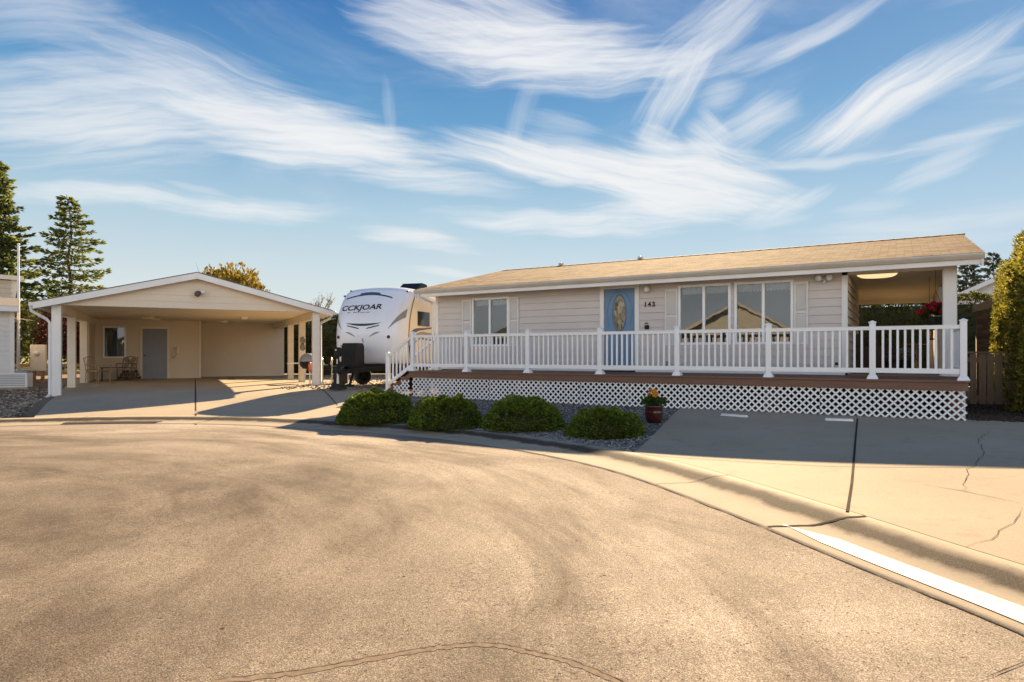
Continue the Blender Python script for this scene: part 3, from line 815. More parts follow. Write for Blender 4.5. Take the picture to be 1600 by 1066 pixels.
for (a, b, c, d) in ((-.32, -.03, 1.12, 1.78), (.03, .32, 1.12, 1.78)):
    for (p, q, r, s) in ((a, b, c, c+.03), (a, b, d-.03, d), (a, a+.03, c+.03, d-.03), (b-.03, b, c+.03, d-.03)): mb.box(p, q, -.012, .0, r, s)
for s in (-1, 1):                       # curved embossed line beside the oval
    mb.tube([(s*.33*math.cos(t), -.003, 2.42+.54*math.sin(t)) for t in [(-.2+.09*k)*math.pi for k in range(9)]], .008, 6)
mb.build('moulding', M['bluedoor'], door)
mb = MB(); mb.lathe([(.0, -.07), (.03, -.065), (.034, -.045), (.014, -.03), (.014, -.01), (.035, -.008), (.035, .0)], (.34, 0, 1.9), 14, 'y'); mb.build('handle', M['steel'], door)
# number, lamps, boxes
me = text_mesh('143', .165, .004, .004, 0, 1.25); me.materials.append(M['black'])
for v in me.vertices: v.co = Vector((v.co.x, -v.co.z, v.co.y))
o = link('house_number', me, house, (-.045, WB-.032, 2.60)); o['label'] = 'dark house number 143'
mb = MB()
mb.lathe([(.05, 0), (.055, -.03), (.0, -.035)], (-.095, WB-.02, 2.96), 14, 'y'); mb.lathe([(.0, .0), (.065, .02), (.08, .08), (.06, .14), (.0, .15)], (-.095, WB-.10, 2.89), 14)
mb.build('porch_lamp', M['lamp'], house)
mb = MB(); mb.lathe([(.055, 0), (.05, -.04), (.0, -.045)], (3.80, WB-.02, 2.98), 12, 'y')
mb.tube([(3.80, WB-.05, 2.98), (3.72, WB-.12, 3.0)], .014, 6); mb.tube([(3.80, WB-.05, 2.98), (3.88, WB-.12, 3.0)], .014, 6); mb.tube([(3.80, WB-.05, 2.97), (3.80, WB-.1, 2.9)], .03, 8)
o = mb.build('floodlight_bracket', M['trim'], house)
for x in (3.70, 3.90):
    mb = MB(); mb.lathe([(.028, .03), (.05, .0), (.066, -.06), (.062, -.085), (.0, -.09)], (x, WB-.11, 3.0), 14, 'y'); mb.build('floodlight_bulb', M['lamp'], o)
mb = MB(); mb.box(-.165, -.055, WB-.055, WB-.018, 2.0, 2.1, .012); mb.tube([(-.15, WB-.06, 2.13), (-.11, WB-.09, 2.16), (-.07, WB-.06, 2.13)], .012, 6); mb.build('key_box', M['black'], house)
mb = MB(); mb.box(.36, .46, WB-.045, WB-.018, 1.09, 1.22, .01); mb.build('outlet_cover', M['greydoor'], house)
mb = MB(); mb.box(4.0, 4.06, WB-.035, WB-.016, 1.16, 1.22, .01); mb.build('outlet_cover', M['black'], house)

# ------------------------------------------------------------------ deck
HROT = math.atan2(HU[1], HU[0])
deck = empty('porch_deck', (HO[0], HO[1], 0), HROT)
tag(deck, 'brown boarded front deck standing on a skirt of white diagonal lattice', 'deck')
DL, DR = -5.95, 6.17
mb = MB(); b = -.04; rg = random.Random(2)
while b < 2.0:
    w = .138; x = DL
    while x < DR-.02:
        e = min(DR, x+rg.uniform(3, 4.9))
        if DR-e < .8: e = DR
        mb.box(x+.002, e-.002, b, min(b+w, WB-.055), DZ-.032, DZ+rg.uniform(-.0012, .0012)); x = e
    b += .145
mb.build('floor_board', M['deck'], deck)
mb = MB(); x = DL+.02
while x < DR-.03:
    e = min(x+3.64, DR-.02); mb.box(x+.0015, e-.0015, -.005, .028, DZ-.175, DZ-.036); x = e
mb.box(DL+.02, DL+.05, .03, 1.9, DZ-.175, DZ-.036); mb.box(DR-.05, DR-.02, .03, 1.95, DZ-.175, DZ-.036)
mb.build('rim_board', M['deck'], deck)
def clipseg(cx, cz, dx, dz, x0, x1, z0, z1):
    t0, t1 = -99, 99
    for c, d, lo, hi in ((cx, dx, x0, x1), (cz, dz, z0, z1)):
        a, b = (lo-c)/d, (hi-c)/d
        t0 = max(t0, min(a, b)); t1 = min(t1, max(a, b))
    return (t0, t1) if t1 > t0+.02 else None
def lattice(x0, x1, z0, z1, f, pitch=.130, w=.031):
    mb = MB(); h = z1-z0
    def zb(x): return z0(x) if callable(z0) else z0
    zlo = min(z0(x0), z0(x1)) if callable(z0) else z0
    for sgn, o in ((1, 0.0), (-1, .009)):
        k = -20
        while True:
            cx = x0+k*pitch; k += 1
            if cx > x1+1.2: break
            s = clipseg(cx, zlo, .7071*sgn, .7071, x0, x1, zlo, z1)
            if not s: continue
            p = (cx+.7071*sgn*s[0], zlo+.7071*s[0]); q = (cx+.7071*sgn*s[1], zlo+.7071*s[1])
            nx, nz = -.7071*w/2, .7071*sgn*w/2
            vs = [f(a+nx*i, c+nz*i, o+t) for t in (0, .008) for (a, c) in (p, q) for i in (-1, 1)]
            mb.add(vs, [(0, 1, 3, 2), (4, 6, 7, 5), (0, 2, 6, 4), (1, 5, 7, 3), (0, 4, 5, 1), (2, 3, 7, 6)])
    # edge battens
    return mb
edges = [-5.85, -3.42, -.98, 1.46, 3.9, 6.13]
for e0, e1 in zip(edges, edges[1:]):
    zg = min(G(*hw(e0, 0)), G(*hw(e1, 0)))+.0
    mb = lattice(e0+.004, e1-.004, zg, DZ-.165, lambda u, z, t: (u, .03+t, z))
    mb.build('lattice_panel', M['vinyl'], deck)
mb = lattice(.05, 1.95, .27, DZ-.165, lambda u, z, t: (DR-.06-t, u, z)); mb.build('lattice_panel', M['vinyl'], deck)
mb = MB()
for x in (-5.8, -2.9, 0, 2.9, 6.0):
    for y in (.5, 1.7): mb = MB(); mb.box(x-.07, x+.07, y, y+.14, .2, DZ-.21); mb.build('support_post', M['deck'], deck)
# stairs at the left end: treads step down away from the deck
stairs = empty('stairs', (0, 0, 0)); stairs.parent = deck
for k in range(3):
    zt = DZ-.17*(k+1); x1 = DL-.28*k; x0 = x1-.30
    mb = MB(); mb.box(x0, x1-.005, .03, 1.18, zt-.035, zt, .006); mb.build('tread', M['deck'], stairs)
    mb = MB(); mb.box(x1-.03, x1-.008, .06, 1.15, zt, zt+.135); mb.build('riser', M['deck'], stairs)
for y in (.03, 1.15):
    mb = MB()
    P = [(DL-.0, DZ-.06), (DL-.86, DZ-.585), (DL-.86, .24), (DL-.74, .24), (DL-.0, DZ-.22)]
    mb.poly_prism(P, lambda u, v, t: (u, t, v), y, y+.035); mb.build('stringer', M['deck'], stairs)

for x0, x1, zt in ((-6.75, -6.50, .40), (-6.495, -6.225, .56), (-6.22, -5.94, .70)):
    lattice(x0, x1, G(*hw(x0, 0)), zt, lambda u, z, t: (u, .012+t, z)).build('lattice_panel', M['vinyl'], stairs)

# ------------------------------------------------------------------ railing
rail = empty('deck_railing', (HO[0], HO[1], 0), HROT)
tag(rail, 'white vinyl railing with slim balusters along the deck edge and down its steps', 'railing')
def post_mesh():
    mb = MB(); mb.box(-.05, .05, -.05, .05, .0, 1.0, .006); return mb
pm = capm = basem = None
def post(x, y, z, h=1.0):
    global pm, capm, basem
    if pm is None:
        p = post_mesh().build('post', M['vinyl'], rail); pm = p.data
        c = MB(); c.box(-.061, .061, -.061, .061, 0, .022, .005); c.add([(-.052, -.052, .022), (.052, -.052, .022), (.052, .052, .022), (-.052, .052, .022), (0, 0, .05)], [(0, 1, 4), (1, 2, 4), (2, 3, 4), (3, 0, 4)])
        co = c.build('post_cap', M['vinyl'], p); capm = co.data
        b = MB()
        for (r0, z0, r1, z1) in ((.088, 0, .088, .018), (.088, .018, .058, .075)):
            vs = [(sx*r, sy*r, zz) for r, zz in ((r0, z0), (r1, z1)) for sx, sy in ((-1, -1), (1, -1), (1, 1), (-1, 1))]
            b.add(vs, [(i, (i+1) % 4, 4+(i+1) % 4, 4+i) for i in range(4)])
        bo = b.build('post_base', M['vinyl'], p); basem = bo.data
    else:
        p = link('post', pm, rail); co = link('post_cap', capm, p); bo = link('post_base', basem, p)
    p.location = (x, y, z); p.scale = (1, 1, h); co.location = (0, 0, 1.0); co.scale = (1, 1, 1/h); bo.scale = (1, 1, 1/h)
    return p
balm = {}
def section(p, q, n, zt=.90, zb=.155):
    """rails from p to q (local deck points at floor level), n balusters"""
    p = Vector(p); q = Vector(q)
    mb = MB(); Z = Vector((0, 0, 1))
    mb.bar(p+Z*zt, q+Z*zt, .066, .05); mb.bar(p+Z*(zt+.032), q+Z*(zt+.032), .085, .014)
    s = mb.build('top_rail', M['vinyl'], rail)
    mb = MB(); mb.bar(p+Z*zb, q+Z*zb, .05, .085); mb.build('bottom_rail', M['vinyl'], rail)
    L = zt-zb-.067-.0; key = round(L, 3)
    for k in range(n):
        t = (k+1)/(n+1)
        if key not in balm:
            b = MB(); b.box(-.019, .019, -.019, .019, 0, L, .003); bo = b.build('baluster', M['vinyl'], s); balm[key] = bo.data
        else: bo = link('baluster', balm[key], s)
        bo.location = p.lerp(q, t)+Z*(zb+.0425)
PB = .06
xs = [-5.85, -4.11, -2.343, -.504, 1.223, 3.004, 4.75, 6.08]
for i, x in enumerate(xs): post(x, PB, DZ)
for i, (x0, x1) in enumerate(zip(xs, xs[1:])):
    section((x0+.05, PB, DZ), (x1-.05, PB, DZ), 13 if i < 6 else 10)
post(-5.85, 1.12, DZ)
section((-5.85, 1.17, DZ), (-5.85, 1.98, DZ), 5)
section((6.08, PB+.05, DZ), (6.08, 1.9, DZ), 12)
for y in (PB, 1.12):
    zl = .36
    post(-6.72, y, zl, 1.05)
    section((-5.90, y, DZ-.02), (-6.67, y, DZ-.50), 5)

# ------------------------------------------------------------------ carport
CROT = math.atan2(.458, .889)
CSC = 1.08
carport = empty('carport', (-12.1*CSC, 17.0*CSC, 1.4*(1-CSC)), CROT); carport.scale = (CSC, CSC, CSC)
tag(carport, 'beige gabled carport on square posts with a storeroom wall and grey door at its back', 'carport')
CW = 6.7; BZ = 2.70; CR = 3.72; CE = 2.74; OV = .46; D0 = -.32; D1 = 13.0
def cw(a, d): return CSC*(-12.1+.889*a-.458*d), CSC*(17.0+.458*a+.889*d)
def croof(a): return CR-abs(a-CW/2)*(CR-CE)/(CW/2+OV)
def cpost(a, d, zb, nm='post', s=.105, parent=carport):
    mb = MB(); mb.box(a-s, a+s, d-s, d+s, zb, BZ-.005, .008)
    return mb.build(nm, M['cream'] if d > 1 else M['trim'], parent)
for a in (0, CW):
    for d in (0.05, 2.66, 5.32):
        cpost(a, d, 1.4+(G(*cw(a, d))-1.4)/CSC-.03)
# gable end with lap boards clipped by the roof slope
mb = MB(); z = BZ; k = 0
while z < CR-.12:
    z2 = min(z+.185, CR-.12)
    def lim(zz): return max(.0, (CR-.10-zz)/((CR-CE)/(CW/2+OV)))
    l1 = min(lim(z), CW/2+.10); l2 = min(lim(z2), CW/2+.10)
    a0 = CW/2-l1; a1 = CW/2+l1; b0 = CW/2-l2; b1 = CW/2+l2
    mb.quad((a0, -.075, z), (a1, -.075, z), (b1, -.06, z2), (b0, -.06, z2)); mb.quad((a0, -.06, z), (a1, -.06, z), (a1, -.075, z), (a0, -.075, z))
    z = z2
mb.build('gable_wall', M['siding2'], carport, fix=False)
mb = MB(); mb.box(-.10, CW+.10, -.058, .0, BZ-.004, BZ+.04); mb.build('gable_trim', M['cream'], carport)
mb = MB()
for s in (0, 1):                         # two roof slopes with thickness
    a0, a1 = (-OV, CW/2) if s == 0 else (CW/2, CW+OV)
    mb.quad((a0, D0, croof(a0)+.02), (a1, D0, croof(a1)+.02), (a1, D1, croof(a1)+.02), (a0, D1, croof(a0)+.02))
    mb.quad((a0, D0, croof(a0)-.0), (a1, D0, croof(a1)-.0), (a1, D0, croof(a1)+.02), (a0, D0, croof(a0)+.02))
    mb.quad((a0, D0, croof(a0)), (a0, D1, croof(a0)), (a0, D1, croof(a0)+.02), (a0, D0, croof(a0)+.02)) if s == 0 else mb.quad((a1, D0, croof(a1)), (a1, D1, croof(a1)), (a1, D1, croof(a1)+.02), (a1, D0, croof(a1)+.02))
mb.build('roof', M['greyroof'], carport)
mb = MB()
for a0, a1 in ((-OV, CW/2), (CW/2, CW+OV)):
    vs = [(a, d, croof(a)-dz) for d in (D0+.01, D0+.045) for a, dz in ((a0, .004), (a1, .004), (a1, .175), (a0, .175))]
    mb.add(vs, [(3, 2, 1, 0), (4, 5, 6, 7), (0, 1, 5, 4), (1, 2, 6, 5), (2, 3, 7, 6), (3, 0, 4, 7)])
mb.build('rake_board', M['trim'], carport)
mb = MB()                                # underside of the overhang
for a0, a1 in ((-OV, CW/2), (CW/2, CW+OV)):
    mb.quad((a0, D0+.046, croof(a0)-.09), (a1, D0+.046, croof(a1)-.09), (a1, -.06, croof(a1)-.09), (a0, -.06, croof(a0)-.09))
for a0, a1 in ((-OV, -.10), (CW+.10, CW+OV)):
    mb.quad((a0, -.05, croof(a0)-.09), (a1, -.05, croof(a1)-.09), (a1, D1, croof(a1)-.09), (a0, D1, croof(a0)-.09))
mb.build('soffit', M['cream'], carport)
mb = MB()
for a0, a1 in ((-OV-.1, -OV+.01), (CW+OV-.01, CW+OV+.1)):
    mb.box(a0, a1, D0+.02, D1, CE-.115, CE+.0, .02)
mb.build('gutter', M['trim'], carport)
mb = MB()
mb.quad((-.1, .0, BZ+.035), (CW+.1, .0, BZ+.035), (CW+.1, 9.9, BZ+.035), (-.1, 9.9, BZ+.035)); mb.build('ceiling', M['ceil'], carport)
mb = MB()
for a in (0, CW): mb.box(a-.09, a+.09, .16, 9.8, BZ-.20, BZ+.03)
mb.build('side_beam', M['cream'], carport)
# storeroom walls
SZ = .40
CWIN = (.27, 1.03, 1.24, 2.46); CDOOR = (1.5, 2.52, .38, 2.47)
mb = MB(); lap(mb, 0, 3.62, SZ, BZ+.03, [CWIN, CDOOR], lambda u, z, o: (u, 8.3-o, z)); mb.build('wall', M['siding2'], carport, fix=False)
mb = MB(); lap(mb, 8.3, 9.7, SZ, BZ+.03, [], lambda u, z, o: (3.62+o, u, z)); mb.build('wall', M['siding2'], carport)
mb = MB(); lap(mb, 3.62, 7.05, SZ+.02, BZ+.03, [], lambda u, z, o: (u, 9.7-o, z)); mb.build('wall', M['siding2'], carport, fix=False)
mb = MB(); lap(mb, 5.9, 8.3, SZ, BZ-.2, [], lambda u, z, o: (.0+o, u, z)); mb.quad((-.06, 5.9, SZ), (-.06, D1, SZ), (-.06, D1, BZ), (-.06, 5.9, BZ)); mb.build('wall', M['siding2'], carport)
mb = MB(); mb.box(-.08, .1, 5.6, 5.9, .3, BZ-.2); mb.build('corner_board', M['cream'], carport)
mb = MB(); mb.box(3.57, 3.645, 8.26, 8.34, SZ, BZ+.03); mb.build('corner_board', M['cream'], carport)
mb = MB(); mb.quad((-.06, D1-.02, .3), (7.05, D1-.02, .3), (7.05, D1-.02, BZ), (-.06, D1-.02, BZ)); mb.quad((7.05, 9.7, .3), (7.05, D1, .3), (7.05, D1, BZ), (7.05, 9.7, BZ))
mb.add([(-.06, D1-.02, BZ), (CW+.06, D1-.02, BZ), (CW/2, D1-.02, CR-.05)], [(0, 1, 2)]); mb.build('rear_wall', M['siding2'], carport)
for a in (4.6, 5.75):
    mb = MB(); mb.lathe([(.0, -.05), (.035, -.045), (.04, -.01), (.04, 0)], (a, 9.69, 1.42), 12, 'y'); mb.build('wall_knob', M['trim'], carport)
window(carport, *CWIN, lambda u, z, o: (u, 8.3-o, z), None, curtain=False)
mb = MB()
mb.box(1.5, 1.585, 8.25, 8.34, .385, 2.48); mb.box(2.435, 2.52, 8.25, 8.34, .385, 2.48); mb.box(1.585, 2.435, 8.252, 8.34, 2.39, 2.478); mb.build('door_frame', M['cream'], carport)
cd = empty('door', (2.01, 8.30, 0)); cd.parent = carport; cd['label'] = 'grey four panel door'
mb = MB(); mb.box(-.424, .424, 0, .04, .40, 2.388); mb.build('leaf', M['greydoor'], cd)
mb = MB()
for (a, b) in ((-.33, -.05), (.05, .33)):
    for (c, d) in ((.58, 1.15), (1.36, 2.24)):
        for (p, q, r, s) in ((a, b, c, c+.035), (a, b, d-.035, d), (a, a+.035, c+.035, d-.035), (b-.035, b, c+.035, d-.035)): mb.box(p, q, -.022, .0, r, s)
        mb.box(a+.07, b-.07, -.014, .0, c+.07, d-.07)
mb.build('moulding', M['greydoor'], cd)
mb = MB(); mb.lathe([(.0, -.07), (.028, -.06), (.03, -.045), (.012, -.03), (.012, -.01), (.03, -.006), (.03, 0)], (-.36, 0, 1.33), 12, 'y'); mb.build('handle', M['iron'], cd)
mb = MB(); mb.box(2.76, 2.88, 8.19, 8.285, 1.42, 1.74, .02); mb.box(2.64, 2.70, 8.24, 8.285, 1.62, 1.68, .01); mb.tube([(2.7, 8.23, 1.66), (2.75, 8.2, 1.55), (2.72, 8.2, 1.45), (2.68, 8.21, 1.35)], .014, 6); mb.lathe([(.05, -.06), (.06, -.03), (.05, 0)], (2.66, 8.28, 1.27), 12, 'y'); mb.build('wall_phone', M['cream'], carport)
# lights
mb = MB(); mb.lathe([(.07, 0), (.06, -.04), (.0, -.045)], (3.38, -.07, 3.15), 14, 'y'); mb.tube([(3.38, -.1, 3.15), (3.46, -.17, 3.17)], .015, 6)
fl = mb.build('floodlight', M['iron'], carport)
mb = MB(); mb.lathe([(.035, .05), (.05, 0), (.085, -.06), (.08, -.10), (.0, -.105)], (3.36, -.14, 3.12), 14, 'y'); mb.build('lamp_head', M['iron'], fl)
mb = MB(); mb.lathe([(.03, .04), (.04, .0), (.055, -.05), (.0, -.06)], (3.50, -.18, 3.18), 12, 'y'); mb.build('motion_sensor', M['trim'], fl)
for a, d in ((4.95, 4.2), (4.45, 7.6)):
    mb = MB(); mb.lathe([(.0, -.10), (.11, -.085), (.155, -.04), (.16, -.0)], (a, d, BZ+.034), 20); mb.build('ceiling_light', M['lamp'], carport)
mb = MB(); mb.lathe([(.0, -.09), (.1, -.07), (.13, -.02), (.13, 0)], (1.95, 5.6, BZ+.034), 16); mb.tube([(1.7, 5.5, BZ-.02), (2.25, 5.7, BZ-.05)], .03, 8); mb.build('ceiling_light', M['cream'], carport)
mb = MB()
mb.tube([(-OV-.05, -.22, CE-.10), (-OV-.05, -.22, CE-.22), (-.22, -.02, CE-.42), (-.145, .02, CE-.52), (-.145, .02, .34), (-.17, -.06, .27), (-.25, -.35, .22)], .042, 8); mb.build('downspout', M['trim'], carport)
mb = MB()
mb.tube([(CW+OV+.05, .3, CE-.10), (CW+OV+.03, .3, CE-.2), (CW+.17, .15, CE-.36), (CW+.145, .06, CE-.46), (CW+.145, .06, .5), (CW+.2, -.1, .42)], .042, 8); mb.build('downspout', M['trim'], carport)
mb = MB(); p = cw(0, 0); mb.tube([(-.24, -.34, .225), (-.33, -.42, .215)], .06, 10); mb.tube([(-.33, -.42, .215), (-.36, -.45, .21)], [.062, .055], 10); mb.build('drain_elbow', M['black'], carport)

# plaque on a post
pq = empty('wall_ornament', (*cw(CW, 2.66-.14), -.1), CROT); pq.scale = (1.08,)*3; tag(pq, 'bronze coloured scroll ornament hung on the second right-hand carport post', 'ornament')
for zc in (1.86, 1.62):
    mb = MB()
    mb.tube([(-.0+.075*math.cos(t*.3927), -.005, zc+.11*math.sin(t*.3927)) for t in range(17)], .014, 6)
    mb.tube([(.03*math.cos(t*.3927), -.008, zc+.06*math.sin(t*.3927)) for t in range(17)], .012, 6)
    mb.build('scroll', M['iron'], pq)

# ------------------------------------------------------------------ patio furniture in the carport
def iron_chair(a, d, rz, label, floral, mat):
    x, y = cw(a, d); c = empty('patio_chair', (x, y, G(x, y)+.004), CROT+rz)
    tag(c, label, 'chair', 'chairs under the carport')
    m = mat; hw_, dp = .26, .24
    for sx in (-1, 1):
        mb = MB(); mb.tube([(sx*hw_, -dp, 0), (sx*hw_, -dp+.01, .44)], .016, 6); mb.build('leg', m, c)
        mb = MB(); mb.tube([(sx*hw_, dp+.03, 0), (sx*hw_, dp, .44), (sx*hw_*.97, dp+.10, .92)], .016, 6); mb.build('leg', m, c)
        mb = MB(); mb.tube([(sx*hw_, dp+.045, .66), (sx*(hw_+.03), 0, .67), (sx*(hw_+.03), -dp-.02, .65), (sx*(hw_+.01), -dp-.03, .58), (sx*hw_, -dp, .44)], .015, 6); mb.build('armrest', m, c)
    mb = MB(); mb.tube([(-hw_, -dp, .44), (hw_, -dp, .44), (hw_, dp, .44), (-hw_, dp, .44), (-hw_, -dp, .44)], .014, 6)
    mb.box(-hw_, hw_, -dp, dp, .445, .475, .01); mb.build('seat', m if not floral else M['curtain'], c)
    mb = MB()
    pb = lambda u, v: (u, dp+.10*(v-.44)/.48, v)
    mb.tube([pb(-hw_, .5), pb(-hw_*.98, .90), pb(0, .96), pb(hw_*.98, .90), pb(hw_, .5), pb(-hw_, .5)], .015, 6)
    if floral:
        for u, v in ((-.13, .82), (.13, .82), (-.13, .62), (.13, .62), (0, .73)):
            mb.tube([pb(u+.075*math.cos(t*.3927), v+.075*math.sin(t*.3927)) for t in range(17)], .013, 5)
            mb.tube([pb(u+.035*math.cos(t*.785), v+.035*math.sin(t*.785)) for t in range(9)], .014, 5)
    else:
        for k in range(5): u = -.18+.09*k; mb.tube([pb(u, .5), pb(u*.9+.02, .7), pb(u, .92)], .009, 5)
        mb.tube([pb(-.25, .70), pb(.25, .70)], .009, 5)
    mb.build('backrest', M['iron'] if floral else m, c)
    return c
paleiron = simple('pale_bronze_paint', (.30, .20, .11), .5, var=.3)
iron_chair(.55, 3.9, R(90-33), 'pale bronze metal armchair nearest the front of the carport, turned sideways', False, paleiron)
iron_chair(1.15, 6.9, R(-18), 'dark scrollwork metal chair with pale seat standing under the storeroom window', True, M['iron'])
x, y = cw(.75, 7.0); t = empty('side_table', (x, y, G(x, y)), CROT); tag(t, 'low dark slatted side table against the storeroom wall between two chairs', 'table')
mb = MB()
for k in range(6): mb.box(-.5+.001, .42, -.22+k*.075, -.16+k*.075, .50, .53)
mb.build('table_top', M['iron'], t)
for sx in (-.42, .34):
    for sy in (-.17, .17): mb = MB(); mb.tube([(sx, sy, 0), (sx, sy, .5)], .014, 6); mb.build('leg', M['iron'], t)
x, y = cw(1.25, 7.75); fwood = empty('firewood_stack', (x, y, G(x, y)), CROT); tag(fwood, 'dark bundle of logs and baskets stored behind the scrollwork chair', 'firewood')
rg = random.Random(12)
for r in range(3):
    for k in range(6-r):
        mb = MB(); mb.tube([(-.42+k*.14+r*.07, -.16, .075+r*.125), (-.42+k*.14+r*.07+rg.uniform(-.02, .02), .18, .075+r*.125)], rg.uniform(.055, .07), 9); mb.build('log', M['bark'], fwood)

# ------------------------------------------------------------------ travel trailer (x right, y back, z up; front faces -y)
TZ = .37
rv = empty('travel_trailer', (-4.56, 19.66, TZ), -R(17.5))
tag(rv, 'white travel trailer with rounded front cap parked between the carport and the house', 'trailer')
LV = [(.72, .24, 1.16), (.80, .16, 1.2), (1.0, .07, 1.22), (1.3, .01, 1.22), (1.6, 0, 1.22), (1.9, .03, 1.22), (2.2, .10, 1.22), (2.45, .20, 1.22), (2.65, .31, 1.215), (2.82, .43, 1.205), (2.95, .55, 1.18), (3.04, .68, 1.14), (3.10, .84, 1.06), (3.135, 1.05, .95), (3.15, 1.4, .8)]
def lv(z):
    for a, b in zip(LV, LV[1:]):
        if z <= b[0]:
            t = sat((z-a[0])/(b[0]-a[0])); return a[1]+(b[1]-a[1])*t, a[2]+(b[2]-a[2])*t
    return LV[-1][1], LV[-1][2]
def fy(x, z):
    y0, w = lv(z); q = min(1, abs(x)/w)
    return y0+.07*q*q+.42*q**9
RVL = 8.2
mb = MB(); NX = 33; rings = []
ZS = []
for a, b in zip(LV, LV[1:]): ZS += [a[0], (a[0]+b[0])/2]
ZS.append(LV[-1][0])
for z in ZS:
    y0, w = lv(z); ring = []
    for k in range(NX):
        u = math.sin((k/(NX-1)-.5)*math.pi); x = w*u
        ring.append((x, fy(x, z), z+(.05*(1-u*u) if z > 2.9 else 0)))
    yb = RVL-.25*max(0, (z-2.6))
    ring += [(w, 2.0, z), (w, yb-.3, z), (w-.15, yb, z), (-w+.15, yb, z), (-w, yb-.3, z), (-w, 2.0, z)]
    rings.append(ring)
m = len(rings[0])
for rg_ in rings: mb.v += rg_
for i in range(len(rings)-1):
    for k in range(m):
        mb.f.append((i*m+k, i*m+(k+1) % m, (i+1)*m+(k+1) % m, (i+1)*m+k)); mb.smooth.append(True)
mb.f.append(tuple(range(m))[::-1]); mb.smooth.append(False)
mb.f.append(tuple(range((len(rings)-1)*m, len(rings)*m))); mb.smooth.append(True)
rvb = mb.build('body', M['rvwhite'], rv)
rvb.data.materials.append(M['rvside'])
for p in rvb.data.polygons:
    c = p.center
    if abs(c.x) > 1.0 and c.y > 1.0 and c.z < 3.0: p.material_index = 1; p.use_smooth = True
# cap seam moulding on both sides
for s in (-1, 1):
    mb = MB(); pts = []
    for z in ZS[1:-6]:
        y0, w = lv(z); pts.append((s*(w+.006), y0+.62, z))
    pts.append((s*1.12, 1.35, 3.06)); 
    mb.tube(pts, .016, 6); mb.build('cap_seam', M['decal_dark'], rv)
    mb = MB(); mb.box(min(s*1.13, s*1.19), max(s*1.13, s*1.19), 1.3, RVL-.5, 3.0, 3.07, .015); mb.build('roof_rail', M['decal_grey'], rv)
def patch(name, outline_lo, outline_hi, mat, o=.007, n=26):
    """decal between two height curves over x in [-1,1]*; lo(x),hi(x)"""
    mb = MB(); row = []
    xs_, lo, hi = outline_lo
    for k in range(n+1):
        x = xs_[0]+(xs_[1]-xs_[0])*k/n; a, b = lo(x), hi(x); r = []
        for j in range(4):
            z = a+(b-a)*j/3; r.append((x, fy(x, z)-o, z+(.05*(1-(x/lv(z)[1])**2) if z > 2.9 else 0)))
        row.append(r)
    for p, q in zip(row, row[1:]):
        for j in range(3): mb.quad(p[j], q[j], q[j+1], p[j+1])
    return mb.build(name, mat, rv)
def dec(x0, x1, lo, hi, mat, name='decal', o=.007): return patch(name, ((x0, x1), lo, hi), None, mat, o)
ox = -.05
# arched brow line below the roof
dec(ox-.82, ox+.82, lambda x: 2.745+.13*(1-((x-ox)/.82)**2)-.0, lambda x: 2.785+.14*(1-((x-ox)/.82)**2), M['decal_blue'])
# lower smile and whiskers
dec(ox-.6, ox+.62, lambda x: 1.985-.10*(1-((x-ox)/.62)**2), lambda x: 1.99-.03*(1-((x-ox)/.62)**2), M['decal_dark'])
for s in (-1, 1):
    dec(*sorted((ox+s*.13, ox+s*.56)), lambda x, s=s: 1.79+.22*(abs(x-ox)-.13)+.0, lambda x, s=s: 1.825+.24*(abs(x-ox)-.13)-.06*max(0, abs(x-ox)-.36), M['decal_dark'])
    dec(*sorted((ox+s*.24, ox+s*.60)), lambda x, s=s: 1.545+.42*(abs(x-ox)-.24), lambda x, s=s: 1.555+.42*(abs(x-ox)-.24)+.05*math.sin(max(0, min(1, (abs(x-ox)-.24)/.36))*math.pi), M['decal_grey'])
    dec(*sorted((s*.80, s*1.195)), lambda x, s=s: 1.78+.95*(abs(x)-.80)**1.0, lambda x, s=s: 1.79+1.62*(abs(x)-.80), M['decal_grey'])
# lettering follows the curved cap
me = text_mesh('CCKJOAR', .235, .002, .006, .12, 1.0); me.materials.append(M['decal_dark'])
xmin = min(v.co.x for v in me.vertices); xmax = max(v.co.x for v in me.vertices)
for v in me.vertices:
    x = ox-.86+(v.co.x-xmin)/(xmax-xmin)*1.42; z = 2.47+v.co.y*.95+.03*(x-ox); v.co = Vector((x, fy(x, z)-.008-v.co.z, z))
o = link('lettering', me, rv); o['label'] = 'dark wide lettering across the front cap'
for k, (a, b) in enumerate(((-.56, -.46), (-.34, -.22), (-.18, -.12), (-.08, .06), (.10, .24))):
    dec(ox-.06+a, ox-.06+b, lambda x: 2.305, lambda x: 2.33, M['decal_grey'], 'small_lettering')
mb = MB(); mb.tube([(ox, fy(ox, 1.5)-.012, 1.49), (ox+.02, fy(ox, 1.5)-.012, 1.46), (ox+.05, fy(ox, 1.5)-.012, 1.36)], [.028, .02, .006], 6); mb.build('emblem', M['decal_grey'], rv)
for x in (-.93, .83):
    y = fy(x, 1.55); mb = MB(); mb.lathe([(.05, .02), (.05, -.02), (.0, -.025)], (x, y, 1.545), 16, 'y'); mb.build('front_lamp', M['decal_dark'], rv)
for x, z in ((-1.08, 2.86), (-.86, 3.02), (1.08, 2.96)):
    y = fy(x, z); mb = MB(); mb.box(x-.045, x+.045, y-.03, y+.02, z+.0, z+.05, .012); mb.build('marker_lamp', M['decal_dark'], rv)
